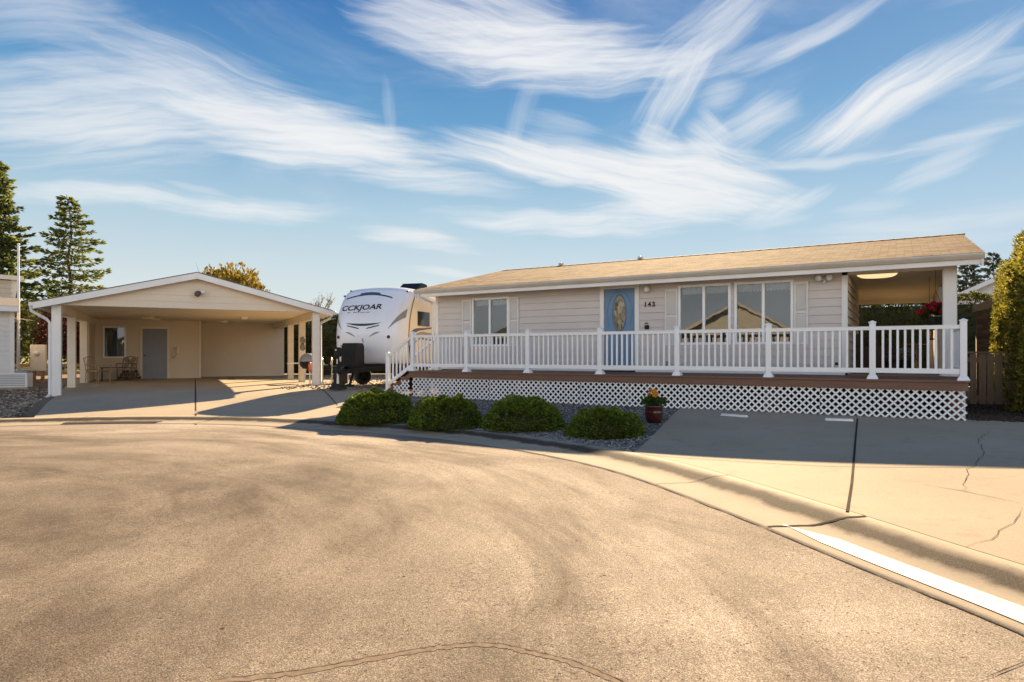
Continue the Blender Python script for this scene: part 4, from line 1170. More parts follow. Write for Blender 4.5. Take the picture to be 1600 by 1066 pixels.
# propane tank cover, tongue, jack
mb = MB()
prof = [(-.26, .06), (-.25, .68), (-.21, .75), (.21, .75), (.25, .68), (.26, .06)]
def cov(u, v, t): return (u*(1-.06*t), -.86+.52*t, .60+v)
n = len(prof); mb.v = [cov(u*.94, v-.02 if v > .5 else v, 0) for u, v in prof]+[cov(u, v, .12) for u, v in prof]+[cov(u, v, .9) for u, v in prof]+[cov(u*.95, v-.02 if v > .5 else v, 1) for u, v in prof]
for r in range(3): mb.f += [(r*n+i, r*n+(i+1) % n, (r+1)*n+(i+1) % n, (r+1)*n+i) for i in range(n)]
mb.f += [tuple(range(n))[::-1], tuple(range(3*n, 4*n))]; mb.smooth = [False]*len(mb.f)
cv = mb.build('tank_cover', M['black'], rv)
mb = MB()
for k in range(5): mb.box(-.05+.055*k, -.045+.055*k+.02, -.868, -.862, .72, 1.30)
mb.build('cover_rib', M['rubber'], cv)
mb = MB(); mb.box(-.29, -.20, -.872, -.862, 1.26, 1.285); mb.build('cover_badge', M['decal_grey'], cv)
mb = MB()
mb.bar((-.95, .6, .64), (-.0, -1.35, .50), .07, .13); mb.bar((.95, .6, .64), (.0, -1.35, .50), .07, .13); mb.bar((-.6, -.05, .58), (.6, -.05, .58), .07, .1); mb.box(-1.08, 1.08, .25, 7.9, .58, .72)
mb.box(-.07, .07, -1.6, -1.3, .48, .58, .01); mb.build('chassis', M['black'], rv)
jk = empty('tongue_jack', (-.12, -1.22, 0)); jk.parent = rv
mb = MB(); mb.tube([(0, 0, .16), (0, 0, .60)], .034, 12); mb.build('inner_tube', M['lamp'], jk)
mb = MB(); mb.tube([(0, 0, .52), (0, 0, .98)], .045, 12); mb.box(-.08, .08, -.09, .08, .94, 1.22, .03); mb.build('jack_head', M['black'], jk)
mb = MB(); mb.lathe([(.0, -.096), (.026, -.095), (.026, -.088)], (-.01, 0, 1.14), 10, 'y'); mb.box(.02, .05, -.097, -.088, .74, .88); mb.build('jack_light', M['trim'], jk)
mb = MB(); mb.box(-.19, .19, -.17, .17, -.005, .09, .012); mb.box(-.15, .15, -.13, .13, .09, .165, .012); mb.build('jack_block', M['rubber'], jk)
for x in (-.85, .85):
    mb = MB(); mb.bar((x, .9, .60), (x, .6, .05), .06, .06); mb.box(x-.12, x+.12, .48, .70, -.01, .05); mb.build('stabiliser_leg', M['black'], rv)
for s in (-1, 1):
    for y in (4.3, 5.2):
        w = empty('wheel', (s*1.03, y, .36)); w.parent = rv
        mb = MB(); mb.lathe([(.22, -.1), (.33, -.11), (.36, -.07), (.36, .07), (.33, .11), (.22, .1)], (0, 0, 0), 28, 'x'); mb.build('tyre', M['rubber'], w)
        mb = MB(); mb.lathe([(.0, -.06), (.08, -.08), (.2, -.05), (.22, -.1), (.22, .1), (.2, .05), (.0, .06)], (0, 0, 0), 20, 'x'); mb.build('rim', M['steel'], w)
# starboard side: window, swoosh decals, hatch
mb = MB(); mb.box(1.215, 1.245, 1.24, 2.12, 1.93, 2.40, .04)
mb.build('side_window', M['rvglass'], rv)
mb = MB(); mb.box(1.21, 1.235, 4.0, 4.9, 1.7, 2.3, .04); mb.build('side_window', M['rvglass'], rv)
def swoosh(pts, mat):
    mb = MB(); prev = None
    for y, z, w in catmull(pts, 6):
        a = ((1.226, y, z-w), (1.226, y, z+w))
        if prev: mb.quad(prev[0], a[0], a[1], prev[1])
        prev = a
    mb.build('side_decal', mat, rv)
swoosh([(.72, 1.28, .02), (.72, 1.52, .10), (.92, 1.70, .09), (1.25, 1.80, .05), (1.7, 1.84, .03), (2.4, 1.9, .02)], M['decal_dark'])
swoosh([(.95, 1.50, .03), (1.2, 1.64, .04), (1.6, 1.70, .05), (2.2, 1.66, .06), (3.2, 1.7, .02)], M['decal_grey'])
swoosh([(1.0, 1.36, .015), (1.4, 1.52, .03), (2.0, 1.50, .03), (3.4, 1.45, .01)], M['decal_brown'])
mb = MB(); mb.box(1.205, 1.232, .68, .95, .95, 1.3, .015); mb.build('side_hatch', M['decal_dark'], rv)
mb = MB()                                 # roof air conditioner
P = [(-.35, 0), (.4, 0), (.42, .16), (.35, .24), (-.02, .26), (-.3, .08)]
mb.poly_prism(P, lambda u, v, t: (.38+t, 2.6+u, 3.15+.04+v), -.36, .36)
mb.build('air_conditioner', M['black'], rv)
mb = MB(); mb.box(.02, .74, 2.25, 3.02, 3.14, 3.195, .02); mb.build('roof_gasket', M['rubber'], rv)

# things round the trailer
x, y = (-6.65, 23.0); hr = empty('hose_reel_cart', (x, y, G(x, y)), R(20)); tag(hr, 'hose reel cart with pale hooped frame between the carport post and the trailer', 'hose reel')
for s in (-.16, .16):
    mb = MB(); mb.tube([(s, -.28, 0), (s, -.3, .5), (s, -.2, .82), (s, 0, .93), (s, .2, .82), (s, .3, .5), (s, .28, 0)], .017, 6); mb.build('frame', M['steel'], hr)
mb = MB(); mb.lathe([(.0, -.13), (.27, -.13), (.27, -.11), (.12, -.10), (.12, .10), (.27, .11), (.27, .13), (.0, .13)], (0, 0, .48), 22, 'x'); mb.build('reel', M['black'], hr)
mb = MB()
for k in range(5):
    mb.tube([(-.08+.04*k, .18*math.cos(t*.393), .48+.18*math.sin(t*.393)) for t in range(17)], .018, 6)
mb.build('hose', M['rubber'], hr)
mb = MB(); mb.tube([(.17, -.42, .25), (.17, .1, .46)], .016, 6); mb.build('handle', M['steel'], hr)
x, y = (-7.42, 23.3); gr = empty('kettle_grill', (x, y, G(x, y))); tag(gr, 'grey domed kettle grill with a pale side shelf behind the right-hand carport posts', 'grill')
mb = MB(); mb.lathe([(.0, 1.08), (.12, 1.07), (.24, .99), (.30, .86), (.31, .78)], (0, 0, 0), 22); mb.build('lid', M['greydoor'], gr)
mb = MB(); mb.lathe([(.31, .775), (.28, .62), (.18, .52), (.0, .5)], (0, 0, 0), 22); mb.build('bowl', M['black'], gr)
for k in range(3):
    t = k*2.094+.4; mb = MB(); mb.tube([(.16*math.cos(t), .16*math.sin(t), .55), (.3*math.cos(t), .3*math.sin(t), 0)], .014, 6); mb.build('leg', M['steel'], gr)
mb = MB(); mb.box(-.72, -.3, -.15, .15, .70, .73, .006); mb.build('side_shelf', M['trim'], gr)
x, y = (-6.98, 22.1); lp = empty('path_lantern', (x, y, G(x, y))); tag(lp, 'slim post lantern with a red glass shade beside the right-hand carport post', 'lantern')
mb = MB(); mb.tube([(0, 0, 0), (0, 0, .45)], .022, 8); mb.build('post', M['steel'], lp)
mb = MB(); mb.lathe([(.0, .44), (.05, .45), (.065, .5), (.06, .70), (.035, .76), (.0, .78)], (0, 0, 0), 14); mb.build('lamp_shade', simple('red_glass', (.35, .07, .04), .3), lp)
for (x, y, w, h, r, lab) in ((-6.15, 23.0, .5, .62, 10, 'dark storage bin on the gravel under the front of the trailer'), (-3.9, 24.2, .7, .45, -15, 'long low black tool chest on the gravel under the trailer')):
    b = empty('storage_bin', (x, y, G(x, y)), R(r)); tag(b, lab, 'bin')
    mb = MB(); mb.box(-w/2, w/2, -.2, .2, 0, h-.06, .02); mb.build('tub', M['rubber'], b)
    mb = MB(); mb.box(-w/2-.02, w/2+.02, -.22, .22, h-.058, h, .015); mb.build('lid', M['black'], b)
for (x, y, r, lab) in ((-5.2, 22.3, 40, 'spare tyre standing on the gravel under the trailer'),):
    b = empty('spare_tyre', (x, y, G(x, y)+.29), R(r)); tag(b, lab, 'tyre')
    mb = MB(); mb.lathe([(.17, -.08), (.27, -.09), (.30, -.06), (.30, .06), (.27, .09), (.17, .08), (.17, -.08)], (0, 0, 0), 24, 'y'); mb.build('tread', M['rubber'], b)
    mb = MB(); mb.lathe([(.0, -.03), (.1, -.05), (.17, -.04), (.17, .04), (.0, .03)], (0, 0, 0), 18, 'y'); mb.build('rim', M['black'], b)

# ------------------------------------------------------------------ foliage helpers
def rdir(rg):
    z = rg.uniform(-1, 1); a = rg.random()*6.283; r = math.sqrt(1-z*z); return Vector((r*math.cos(a), r*math.sin(a), z))
def leaf(mb, p, s, rg, nrm=None, asp=.55, up=None):
    d = up if up is not None else rdir(rg)
    n = nrm if nrm is not None else rdir(rg)
    t = d.cross(n)
    if t.length < 1e-3: t = d.orthogonal()
    t.normalize(); p = Vector(p); a = s*asp*.5
    mb.add([p, p+d*s*.5+t*a, p+d*s, p+d*s*.5-t*a], [(0, 1, 2, 3)])
def tuft(mb, p, s, rg, d, n=5, spread=.7):
    for k in range(n):
        dd = (d+rdir(rg)*spread).normalized(); leaf(mb, p, s*rg.uniform(.7, 1.2), rg, asp=.34, up=dd)

# spreading junipers in the bed
def bush_mesh(seed):
    rg = random.Random(seed); mb = MB()
    for k in range(5200):
        u = rg.random()*6.283; q = rg.random()**.55
        c = mnoise.noise((math.cos(u)*q*3.2+seed, math.sin(u)*q*3.2, 3.1)); c2 = mnoise.noise((math.cos(u)*q*8+seed, math.sin(u)*q*8, 8.7))
        edge = 1+.13*mnoise.noise((math.cos(u)*1.7+seed, math.sin(u)*1.7, .5))+.06*mnoise.noise((math.cos(u)*6, math.sin(u)*6, seed))
        top = (1-q**3.4)**.7*(.86+.20*c)+.13*c2*(1-q*.6)
        if q > .8: h = max(.03, top)*rg.random()**.5
        else: h = max(.05, top)*(1-.28*rg.random()**2.5)
        x = math.cos(u)*q*edge; y = math.sin(u)*q*edge
        if h > top*.8 and q < .9 and c2 < -.32: continue
        d = Vector((x*.75+.15, y*.75, .62-.35*q)).normalized()
        tuft(mb, (x, y, max(.03, h)), .09 if k % 90 else .13, rg, d, 4, .5)
    return mb
bmeshes = []
for s in (11, 23, 37, 52):
    o = bush_mesh(s).build('foliage', M['bush'], fix=False); bmeshes.append(o.data); bpy.data.objects.remove(o)
coreM = leafmat('shrub_twigs', (.035, .04, .010), .4, 0)
mb = MB(); mb.lathe([(.0, .62), (.4, .6), (.66, .46), (.78, .22), (.84, .02), (.7, .0)], (0, 0, 0), 20); o = mb.build('branch_core', coreM); corem = o.data; bpy.data.objects.remove(o)
for (x, y, rx, ry, h, mi, lab) in ((-2.66, 12.62, .86, .80, .62, 0, 'largest rounded green juniper at the stair end of the gravel bed'),
        (-1.20, 11.72, .70, .74, .58, 1, 'rounded green juniper between the largest shrub and the widest low one'),
        (.23, 11.30, .80, .78, .56, 2, 'wide green juniper in the gravel bed, second from the driveway'),
        (1.48, 10.30, .67, .68, .45, 3, 'small low green juniper beside the driveway, nearest to the flower pot')):
    c = empty('juniper_shrub', (x, y, G(x, y)-.02), 0); tag(c, lab, 'shrub', 'low shrubs in the gravel bed')
    f = link('foliage', bmeshes[mi], c); f.scale = (rx*.93, ry*.93, h); f.rotation_euler = (0, 0, x*2)
    f = link('branch_core', corem, c); f.scale = (rx*.9, ry*.9, h*.95)

# hedges: dense little sprays over a lumpy block
def hedge(name, label, cat, x0, x1, y0, y1, h, n, s, mat, rz, loc, seed=1, lump=.14, pil=0.0, group=None):
    rg = random.Random(seed); mb = MB(); c = empty(name, loc, rz); tag(c, label, cat, group)
    A = [(x1-x0)*h, (x1-x0)*h, (y1-y0)*h, (y1-y0)*h, (x1-x0)*(y1-y0)*1.6]; T = sum(A)
    for k in range(n):
        r = rg.random()*T; i = 0
        while r > A[i]: r -= A[i]; i += 1
        u, v = rg.random(), rg.random()
        if i == 0: p = Vector((x0+(x1-x0)*u, y0, h*v)); nn = Vector((0, -1, .25))
        elif i == 1: p = Vector((x0+(x1-x0)*u, y1, h*v)); nn = Vector((0, 1, .25))
        elif i == 2: p = Vector((x0, y0+(y1-y0)*u, h*v)); nn = Vector((-1, 0, .25))
        elif i == 3: p = Vector((x1, y0+(y1-y0)*u, h*v)); nn = Vector((1, 0, .25))
        else: p = Vector((x0+(x1-x0)*u, y0+(y1-y0)*v, h)); nn = Vector((0, 0, 1))
        q = p+Vector(loc)
        w = mnoise.noise((q.x*.9, q.y*.9, q.z*.55+seed))*lump*1.6+mnoise.noise((q.x*3, q.y*3, q.z*2))*lump*.8
        if pil: w += pil*(abs(math.sin((p.x+p.y)*2.3))-.6)
        edge = sat((h-p.z)/.6)
        p = p+Vector((nn.x, nn.y, 0))*(w-.10*(1-edge)*2) - nn*.22*rg.random()**2
        if i == 4: p.z += w*1.2-.05
        tuft(mb, p, s, rg, (nn+Vector((0, 0, .5))).normalized(), 3, .8)
    mb.build('foliage', mat, c, fix=False)
    b = MB(); e = .26
    b.box(x0+e, x1-e, y0+e, y1-e, 0, h-e, .15); b.build('branch_core', coreM, c)
    return c
hedge('arborvitae_hedge', 'tall sunlit yellow-green hedge towering over the wooden fence', 'hedge', 7.42, 8.7, 1.0, 9.2, 3.5, 19000, .085, M['hedge'], HROT, (HO[0], HO[1], .2), 3, .10, .17)
hedge('columnar_arborvitae', 'tall narrow olive-green arborvitae at the right edge in front of the fence end', 'shrub', 7.12, 7.95, 2.0, 3.3, 3.45, 5200, .085, M['hedge'], HROT, (HO[0], HO[1], .2), 13, .07, .12)
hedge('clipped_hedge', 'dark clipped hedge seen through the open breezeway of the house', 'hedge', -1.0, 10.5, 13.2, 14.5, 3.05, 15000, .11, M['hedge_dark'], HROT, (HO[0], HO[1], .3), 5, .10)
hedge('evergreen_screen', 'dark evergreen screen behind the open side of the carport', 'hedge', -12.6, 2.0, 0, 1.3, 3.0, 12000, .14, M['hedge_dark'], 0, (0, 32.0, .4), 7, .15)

# conifers with drooping layered boughs
def conifer(name, label, x, y, z, H, rad, seed, mat, nb=150, ls=.30, group=None, droop=.1, bare=.06, dens=1.0):
    rg = random.Random(seed); c = empty(name, (x, y, z)); tag(c, label, 'tree', group)
    t = MB(); lean = [(rg.uniform(-.06, .06)*H*.05*k, rg.uniform(-.05, .05)*H*.05*k, H*k/8) for k in range(9)]
    lean[0] = (0, 0, -.2); t.tube(lean, [H*.017*(1-k/8.3)+.008 for k in range(9)], 8); t.build('trunk', M['bark'], c)
    f = MB(); br = MB()
    for k in range(nb):
        v = (k+rg.random())/nb; zz = H*(bare+(1-bare)*v**.85*.985)
        L = rad*(1-(zz/H))**.72*rg.uniform(.55, 1.12)+.12
        if rg.random() < .10: L *= 1.25
        a = k*2.4+rg.uniform(-.4, .4); ki = min(7, int(zz/H*8)); base = Vector(lean[ki]).lerp(Vector(lean[ki+1]), zz/H*8-ki); base.z = zz
        d = Vector((math.cos(a), math.sin(a), 0)); up = rg.uniform(-.05, .22)
        def at(s): return base+d*L*s+Vector((0, 0, L*(up*s-droop*s*s*1.6+.10*s**4)))
        br.tube([at(0), at(.5), at(1)], [.012*L+.012, .008*L+.008, .004], 4, False)
        side = Vector((-d.y, d.x, 0)); m = int((9+L*9)*dens)
        for q in range(m):
            s = rg.uniform(.12, 1.03); wdt = .30*L*(1-s*.75)*rg.uniform(-1, 1)+rg.uniform(-.1, .1)
            p = at(min(s, 1))+side*wdt+Vector((0, 0, -.10*abs(wdt)+rg.uniform(-.06, .05)))
            dd = (d*.8+side*(.8 if wdt > 0 else -.8)*rg.uniform(.2, 1)+Vector((0, 0, rg.uniform(-.35, .35)))).normalized()
            tuft(f, p, ls, rg, dd, 3, .45)
    f.build('crown', mat, c, fix=False); br.build('branch', M['bark'], c); return c
conifer('cedar_tree', 'tall layered cedar at the left edge, rising behind the neighbouring house', -36.6, 45, .4, 14.6, 5.0, 4, M['conifer'], 185, .40, 'cedars beyond the carport', .05, .05, 1.35)
conifer('cedar_tree', 'slender open cedar behind the left eave of the carport', -34.5, 50, .4, 13.4, 4.4, 9, M['conifer'], 112, .36, 'cedars beyond the carport', .04, .05, 1.15)
conifer('fir_tree', 'hazy distant fir above the far hedge, the shorter of two by the house roof', 49.8, 70, .4, 11.2, 3.6, 14, M['fir'], 70, .5, 'distant firs', .05, .1, 1.0)
conifer('fir_tree', 'hazy distant fir with a taller top beside the tall sunlit hedge', 52.6, 70, .4, 12.2, 3.6, 15, M['fir'], 60, .5, 'distant firs', .05, .1, .8)
# deciduous trees
def broadleaf(name, label, x, y, z, H, rx, rz_, zc, n, s, mat, seed, bare=False, cat='tree', limbs=16, upw=.3):
    rg = random.Random(seed); c = empty(name, (x, y, z)); tag(c, label, cat)
    t = MB(); t.tube([(0, 0, -.2), (.03, 0, H*.25), (-.05, .04, H*.5), (0, 0, H*.85)], [H*.022, H*.018, H*.011, .015], 8)
    ends = []
    for k in range(limbs):
        a = k*2.4+rg.uniform(-.3, .3); z0 = H*rg.uniform(.22, .7); L = rx*rg.uniform(.55, 1.0)
        e = Vector((math.cos(a)*L*.85, math.sin(a)*L*.85, min(H*.9 if bare else zc+rz_*.55, z0+L*rg.uniform(.5, 1.5)))); m = Vector((0, 0, z0)).lerp(e, .5)+rdir(rg)*.1*L
        t.tube([(0, 0, z0), m, e], [H*.008, H*.005, .006], 5, False); ends.append((m, e))
        for q in range(5 if bare else 2):
            b = m.lerp(e, rg.random()); f_ = b+(rdir(rg)+Vector((0, 0, .9)))*L*.35; t.tube([b, f_], [H*.003, .003], 4, False); ends.append((b, f_))
    t.build('trunk', M['bark'], c)
    f = MB()
    for k in range(n):
        if bare:
            b, e = rg.choice(ends); p = b.lerp(e, rg.random())+rdir(rg)*.15; leaf(f, p, s, rg); continue
        d = rdir(rg); r = rg.random()**.4
        w = 1+.28*mnoise.noise((d.x*2+seed, d.y*2, d.z*2))+.15*mnoise.noise((d.x*5+seed, d.y*5, d.z*5))
        p = Vector((d.x*rx*r*w, d.y*rx*r*w, zc+d.z*rz_*r*w))
        if mnoise.noise((p.x*1.1+seed, p.y*1.1, p.z*1.1)) < -.22: continue
        dd = (d*.6+Vector((0, 0, upw))+rdir(rg)*.7).normalized(); leaf(f, p, s*rg.uniform(.7, 1.3), rg, up=dd, asp=.6)
    f.build('crown', mat, c, fix=False); return c
broadleaf('poplar_tree', 'yellow-green leafy tree showing above the carport roof ridge', -26.6, 60, .4, 8.9, 3.2, 2.6, 6.5, 7000, .34, M['poplar'], 3, upw=1.2)
broadleaf('bare_tree', 'thin nearly leafless tree between the carport roof and the trailer', -18.7, 62, .4, 7.9, 1.6, 2.5, 5.5, 700, .14, M['poplar'], 5, True)
broadleaf('red_leaf_tree', 'small dark red leaved tree between the left carport posts', -19.5, 28.5, .4, 3.35, 1.35, 1.45, 1.85, 8000, .11, M['redleaf'], 7)
for k, (x, y, H, r, lab) in enumerate(((-31, 40, 4.6, 2.4, 'dark bushy tree low behind the neighbouring house and utility pole'), (-27, 41, 4.0, 2.2, 'dark bushy tree behind the pale meter cabinet'), (-24.0, 35, 3.7, 1.8, 'dark bushy tree right behind the red leaved tree'))):
    broadleaf('bushy_tree', lab, x, y, .4, H, r, H*.42, H*.52, 5000, .22, M['hedge_dark'], 20+k)

# ------------------------------------------------------------------ small things by the house
x, y = px(1022, 655, .25); pot = empty('flower_pot', (x, y, G(x, y)+.0)); tag(pot, 'dark red glazed pot of yellow and orange flowers at the driveway corner', 'flower pot')
mb = MB(); mb.lathe([(.0, .0), (.105, .0), (.125, .02), (.16, .12), (.165, .2), (.15, .265), (.168, .275), (.17, .30), (.15, .305), (.14, .27), (.0, .26)], (0, 0, 0), 28); mb.build('pot', M['pot'], pot)
rg = random.Random(31); f = MB(); yl = MB(); og = MB()
for k in range(420):
    a = rg.random()*6.28; r = .19*rg.random()**.6; h = .29+.17*rg.random()*(1-r*2.5); d = Vector((math.cos(a)*r*3, math.sin(a)*r*3, .6)).normalized(); leaf(f, (math.cos(a)*r, math.sin(a)*r, h), .075, rg, up=d, asp=.5)
for k in range(8):
    a = rg.random()*6.28; r = .10*rg.random()**.6; p = Vector((math.cos(a)*r, math.sin(a)*r, .47+.09*rg.random())); tgt = yl if k % 3 else og
    for j in range(16): leaf(tgt, p, .05, rg, up=(rdir(rg)+Vector((0, 0, .3))).normalized(), asp=.8)
f.build('leaves', M['potleaf'], pot, fix=False); yl.build('yellow_flowers', M['yellow'], pot, fix=False); og.build('orange_flowers', M['orange'], pot, fix=False)
for (u0, v0, u1, v1, lab) in ((1128, 649.5, 1167, 652.5, 'short white parking bar lying on the driveway nearer to the flower pot'), (1289, 658.5, 1333, 660, 'short white parking bar lying beside the dark driveway joint')):
    p = px(u0, v0, .262); q = px(u1, v1, .262); cx, cy = (p[0]+q[0])/2, (p[1]+q[1])/2
    b = empty('parking_bar', (cx, cy, G(cx, cy)+.002), math.atan2(q[1]-p[1], q[0]-p[0])); tag(b, lab, 'parking bar', 'white bars on the driveway')
    L = math.hypot(q[0]-p[0], q[1]-p[1])/2
    mb = MB(); mb.add([(-L, -.055, 0), (L, -.055, 0), (L, .055, 0), (-L, .055, 0), (-L+.01, -.04, .035), (L-.01, -.04, .035), (L-.01, .04, .035), (-L+.01, .04, .035)], [(0, 3, 2, 1), (4, 5, 6, 7), (0, 1, 5, 4), (1, 2, 6, 5), (2, 3, 7, 6), (3, 0, 4, 7)]); mb.build('bar', M['parkbar'], b)
    mb = MB()
    for s in (-.6, .6): mb.lathe([(.0, .042), (.012, .041), (.014, .036)], (s*L, 0, 0), 8)
    mb.build('bolt_head', M['steel'], b)
# trench drain on the gutter
p = px(101, 661, .02); q = px(240, 661.5, .02); i_m = near_i((p[0]+q[0])/2, (p[1]+q[1])/2)
dr = empty('storm_drain', (0, 0, 0)); tag(dr, 'long narrow iron storm drain in the gutter before the carport driveway', 'drain')
ia, ib = sorted((near_i(*p), near_i(*q)))
def dp(i, d, z): return (*off(i, d), kz(max(d, 0))+z)
mb = MB()
for i in range(ia, ib):
    for d0, d1 in ((.03, .07), (.31, .35)): mb.add([dp(i, d0, .005), dp(i+1, d0, .005), dp(i+1, d1, .012), dp(i, d1, .012)], [(0, 1, 2, 3)])
mb.build('frame', M['rubber'], dr)
mb = MB()
for i in range(ia, ib): mb.quad(dp(i, .07, .004), dp(i+1, .07, .004), dp(i+1, .31, .004), dp(i, .31, .004))
mb.build('pit', M['dark'], dr)
mb = MB()
for i in range(ia, ib):
    for k in range(6):
        a = lerp(dp(i, .07, .012), dp(i+1, .07, .012), k/6); b = lerp(dp(i, .31, .012), dp(i+1, .31, .012), k/6); mb.bar(a, b, .022, .012)
    for dd in (.15, .23): mb.bar(dp(i, dd, .012), dp(i+1, dd, .012), .02, .014)
mb.build('grate', M['iron'], dr)

# wooden fence beside the deck
fe = empty('wooden_fence', (HO[0], HO[1], 0), HROT); tag(fe, 'weathered brown board fence between the house corner and the tall hedge', 'fence')
rg = random.Random(41); x = 6.30
mb = MB()
while x < 7.32:
    w = rg.uniform(.085, .125); mb.box(x, x+w, 3.6, 3.622, .30+rg.uniform(0, .05), 1.40+rg.uniform(-.01, .01)); x += w+rg.choice((.008, .02, .035, .045))
mb.build('board', M['fence'], fe)
mb = MB(); mb.box(6.25, 7.36, 3.575, 3.66, 1.41, 1.45); mb.build('cap_rail', M['fence'], fe)
for zz in (1.22, .42): mb = MB(); mb.box(6.25, 7.36, 3.625, 3.66, zz, zz+.1); mb.build('rail', M['fence'], fe)
for x in (6.26, 7.28): mb = MB(); mb.box(x, x+.09, 3.66, 3.75, .2, 1.41); mb.build('post', M['fence'], fe)
cxp, cyp = .7345*17.2, 17.2
bp = empty('brick_pillar', (cxp, cyp, .3), HROT); tag(bp, 'narrow brown brick pillar with a tan cap behind the wooden fence', 'pillar')
mb = MB(); mb.box(-.13, .13, -.13, .13, -.1, 2.22); mb.build('shaft', M['brick'], bp)
mb = MB(); mb.add([(-.2, -.2, 2.22), (.2, -.2, 2.32), (.2, .2, 2.32), (-.2, .2, 2.22), (-.2, -.2, 2.40), (.2, -.2, 2.56), (.2, .2, 2.56), (-.2, .2, 2.40)], [(0, 3, 2, 1), (4, 5, 6, 7), (0, 1, 5, 4), (1, 2, 6, 5), (2, 3, 7, 6), (3, 0, 4, 7)]); mb.build('cap', simple('tan_cap', (.36, .25, .16), .8), bp)

# in the breezeway
def hpt(a, b, z=DZ): x, y = hw(a, b); return (x, y, z)
bk = empty('hanging_basket', hpt(5.80, 2.75, 2.16), HROT); tag(bk, 'dark hanging basket of magenta flowers beside the white porch column', 'hanging basket')
mb = MB(); mb.lathe([(.0, -.26), (.10, -.23), (.17, -.12), (.19, .0), (.17, .0), (.0, -.04)], (0, 0, 0), 20); mb.build('bowl', M['rubber'], bk)
for k in range(3): mb = MB(); t = k*2.094; mb.tube([(.18*math.cos(t), .18*math.sin(t), 0), (0, 0, .55)], .004, 4); mb.build('hanger', M['iron'], bk)
mb = MB(); mb.tube([(0, 0, .55), (0, 0, .945)], .005, 4); mb.build('hook', M['iron'], bk)
rg = random.Random(51); f = MB(); g = MB()
for k in range(500):
    d = rdir(rg); p = Vector((d.x*.24, d.y*.24, .03+d.z*.16))*rg.uniform(.5, 1); leaf(f, p, .08, rg, up=(d+Vector((0, 0, .2))).normalized())
for k in range(30):
    d = rdir(rg); d.z = abs(d.z); p = Vector((d.x*.24-.03, d.y*.22, .10+d.z*.17))
    for j in range(16): leaf(g, p, .075, rg, up=(rdir(rg)).normalized(), asp=.8)
f.build('leaves', M['hedge_dark'], bk, fix=False); g.build('flowers', M['magenta'], bk, fix=False)
# bird feeder hanging lower
bf = empty('bird_feeder', hpt(5.72, 3.6, 1.86), HROT); tag(bf, 'amber lantern shaped bird feeder hung below the flower basket', 'bird feeder')
mb = MB(); mb.lathe([(.0, -.16), (.10, -.15), (.11, -.13), (.0, -.12)], (0, 0, 0), 14); mb.build('tray', M['black'], bf)
mb = MB(); mb.lathe([(.06, -.125), (.075, -.02), (.06, .06)], (0, 0, 0), 14); mb.build('tube', simple('amber_glass', (.35, .14, .03), .2), bf)
mb = MB(); mb.lathe([(.12, .055), (.05, .12), (.0, .16)], (0, 0, 0), 14); mb.tube([(0, 0, .15), (0, 0, 1.245)], .004, 4); mb.build('roof', M['black'], bf)
def lounge(a, b, rz, lab):
    c = empty('patio_armchair', hpt(a, b), HROT+rz); tag(c, lab, 'armchair', 'dark armchairs in the breezeway')
    for nm, bx in (('seat', (-.3, .3, -.3, .28, .26, .44)), ('backrest', (-.3, .3, .28, .42, .3, .92))):
        mb = MB(); mb.box(*bx, .06); mb.build(nm, M['darkfurn'], c)
    for s in (-1, 1):
        mb = MB(); mb.box(min(s*.3, s*.4), max(s*.3, s*.4), -.3, .4, .1, .62, .04); mb.build('armrest', M['darkfurn'], c)
    for sx in (-.35, .35):
        for sy in (-.26, .36): mb = MB(); mb.box(sx-.03, sx+.03, sy-.03, sy+.03, 0, .12); mb.build('leg', M['black'], c)
    mb = MB(); mb.box(-.28, .28, -.28, .26, .441, .50, .03); mb.build('cushion', M['darkfurn'], c)
    return c
lounge(4.72, 4.2, R(70), 'brown upholstered armchair at the left of the breezeway, side on')
lounge(4.78, 6.6, R(60), 'dark armchair deeper in the breezeway behind the brown one')
pt = empty('potted_plant', hpt(5.3, 5.6)); tag(pt, 'low pot of pale grey-green foliage standing on the breezeway floor', 'potted plant')
mb = MB(); mb.lathe([(.0, 0), (.13, 0), (.18, .22), (.19, .3), (.16, .3), (.0, .27)], (0, 0, 0), 18); mb.build('pot', M['rubber'], pt)
f = MB(); rg = random.Random(61)
for k in range(500):
    d = rdir(rg); d.z = abs(d.z); leaf(f, Vector((d.x*.2, d.y*.2, .32+d.z*.26))*rg.uniform(.85, 1), .07, rg, up=d)
f.build('leaves', leafmat('grey_green_leaves', (.26, .27, .24), .4, .2, cscale=9), pt, fix=False)
x, y, z = hpt(5.55, 7.6); st = empty('round_stand', (x, y, z)); tag(st, 'dark round metal patio stand toward the back of the breezeway', 'stand')
mb = MB(); mb.lathe([(.0, .70), (.30, .70), (.32, .72), (.30, .74), (.0, .745)], (0, 0, 0), 22); mb.build('top', M['iron'], st)
mb = MB(); mb.tube([(0, 0, .05), (0, 0, .7)], .03, 8); mb.build('stem', M['iron'], st)
mb = MB(); mb.lathe([(.0, 0), (.25, 0), (.22, .04), (.0, .06)], (0, 0, 0), 20); mb.build('base', M['iron'], st)

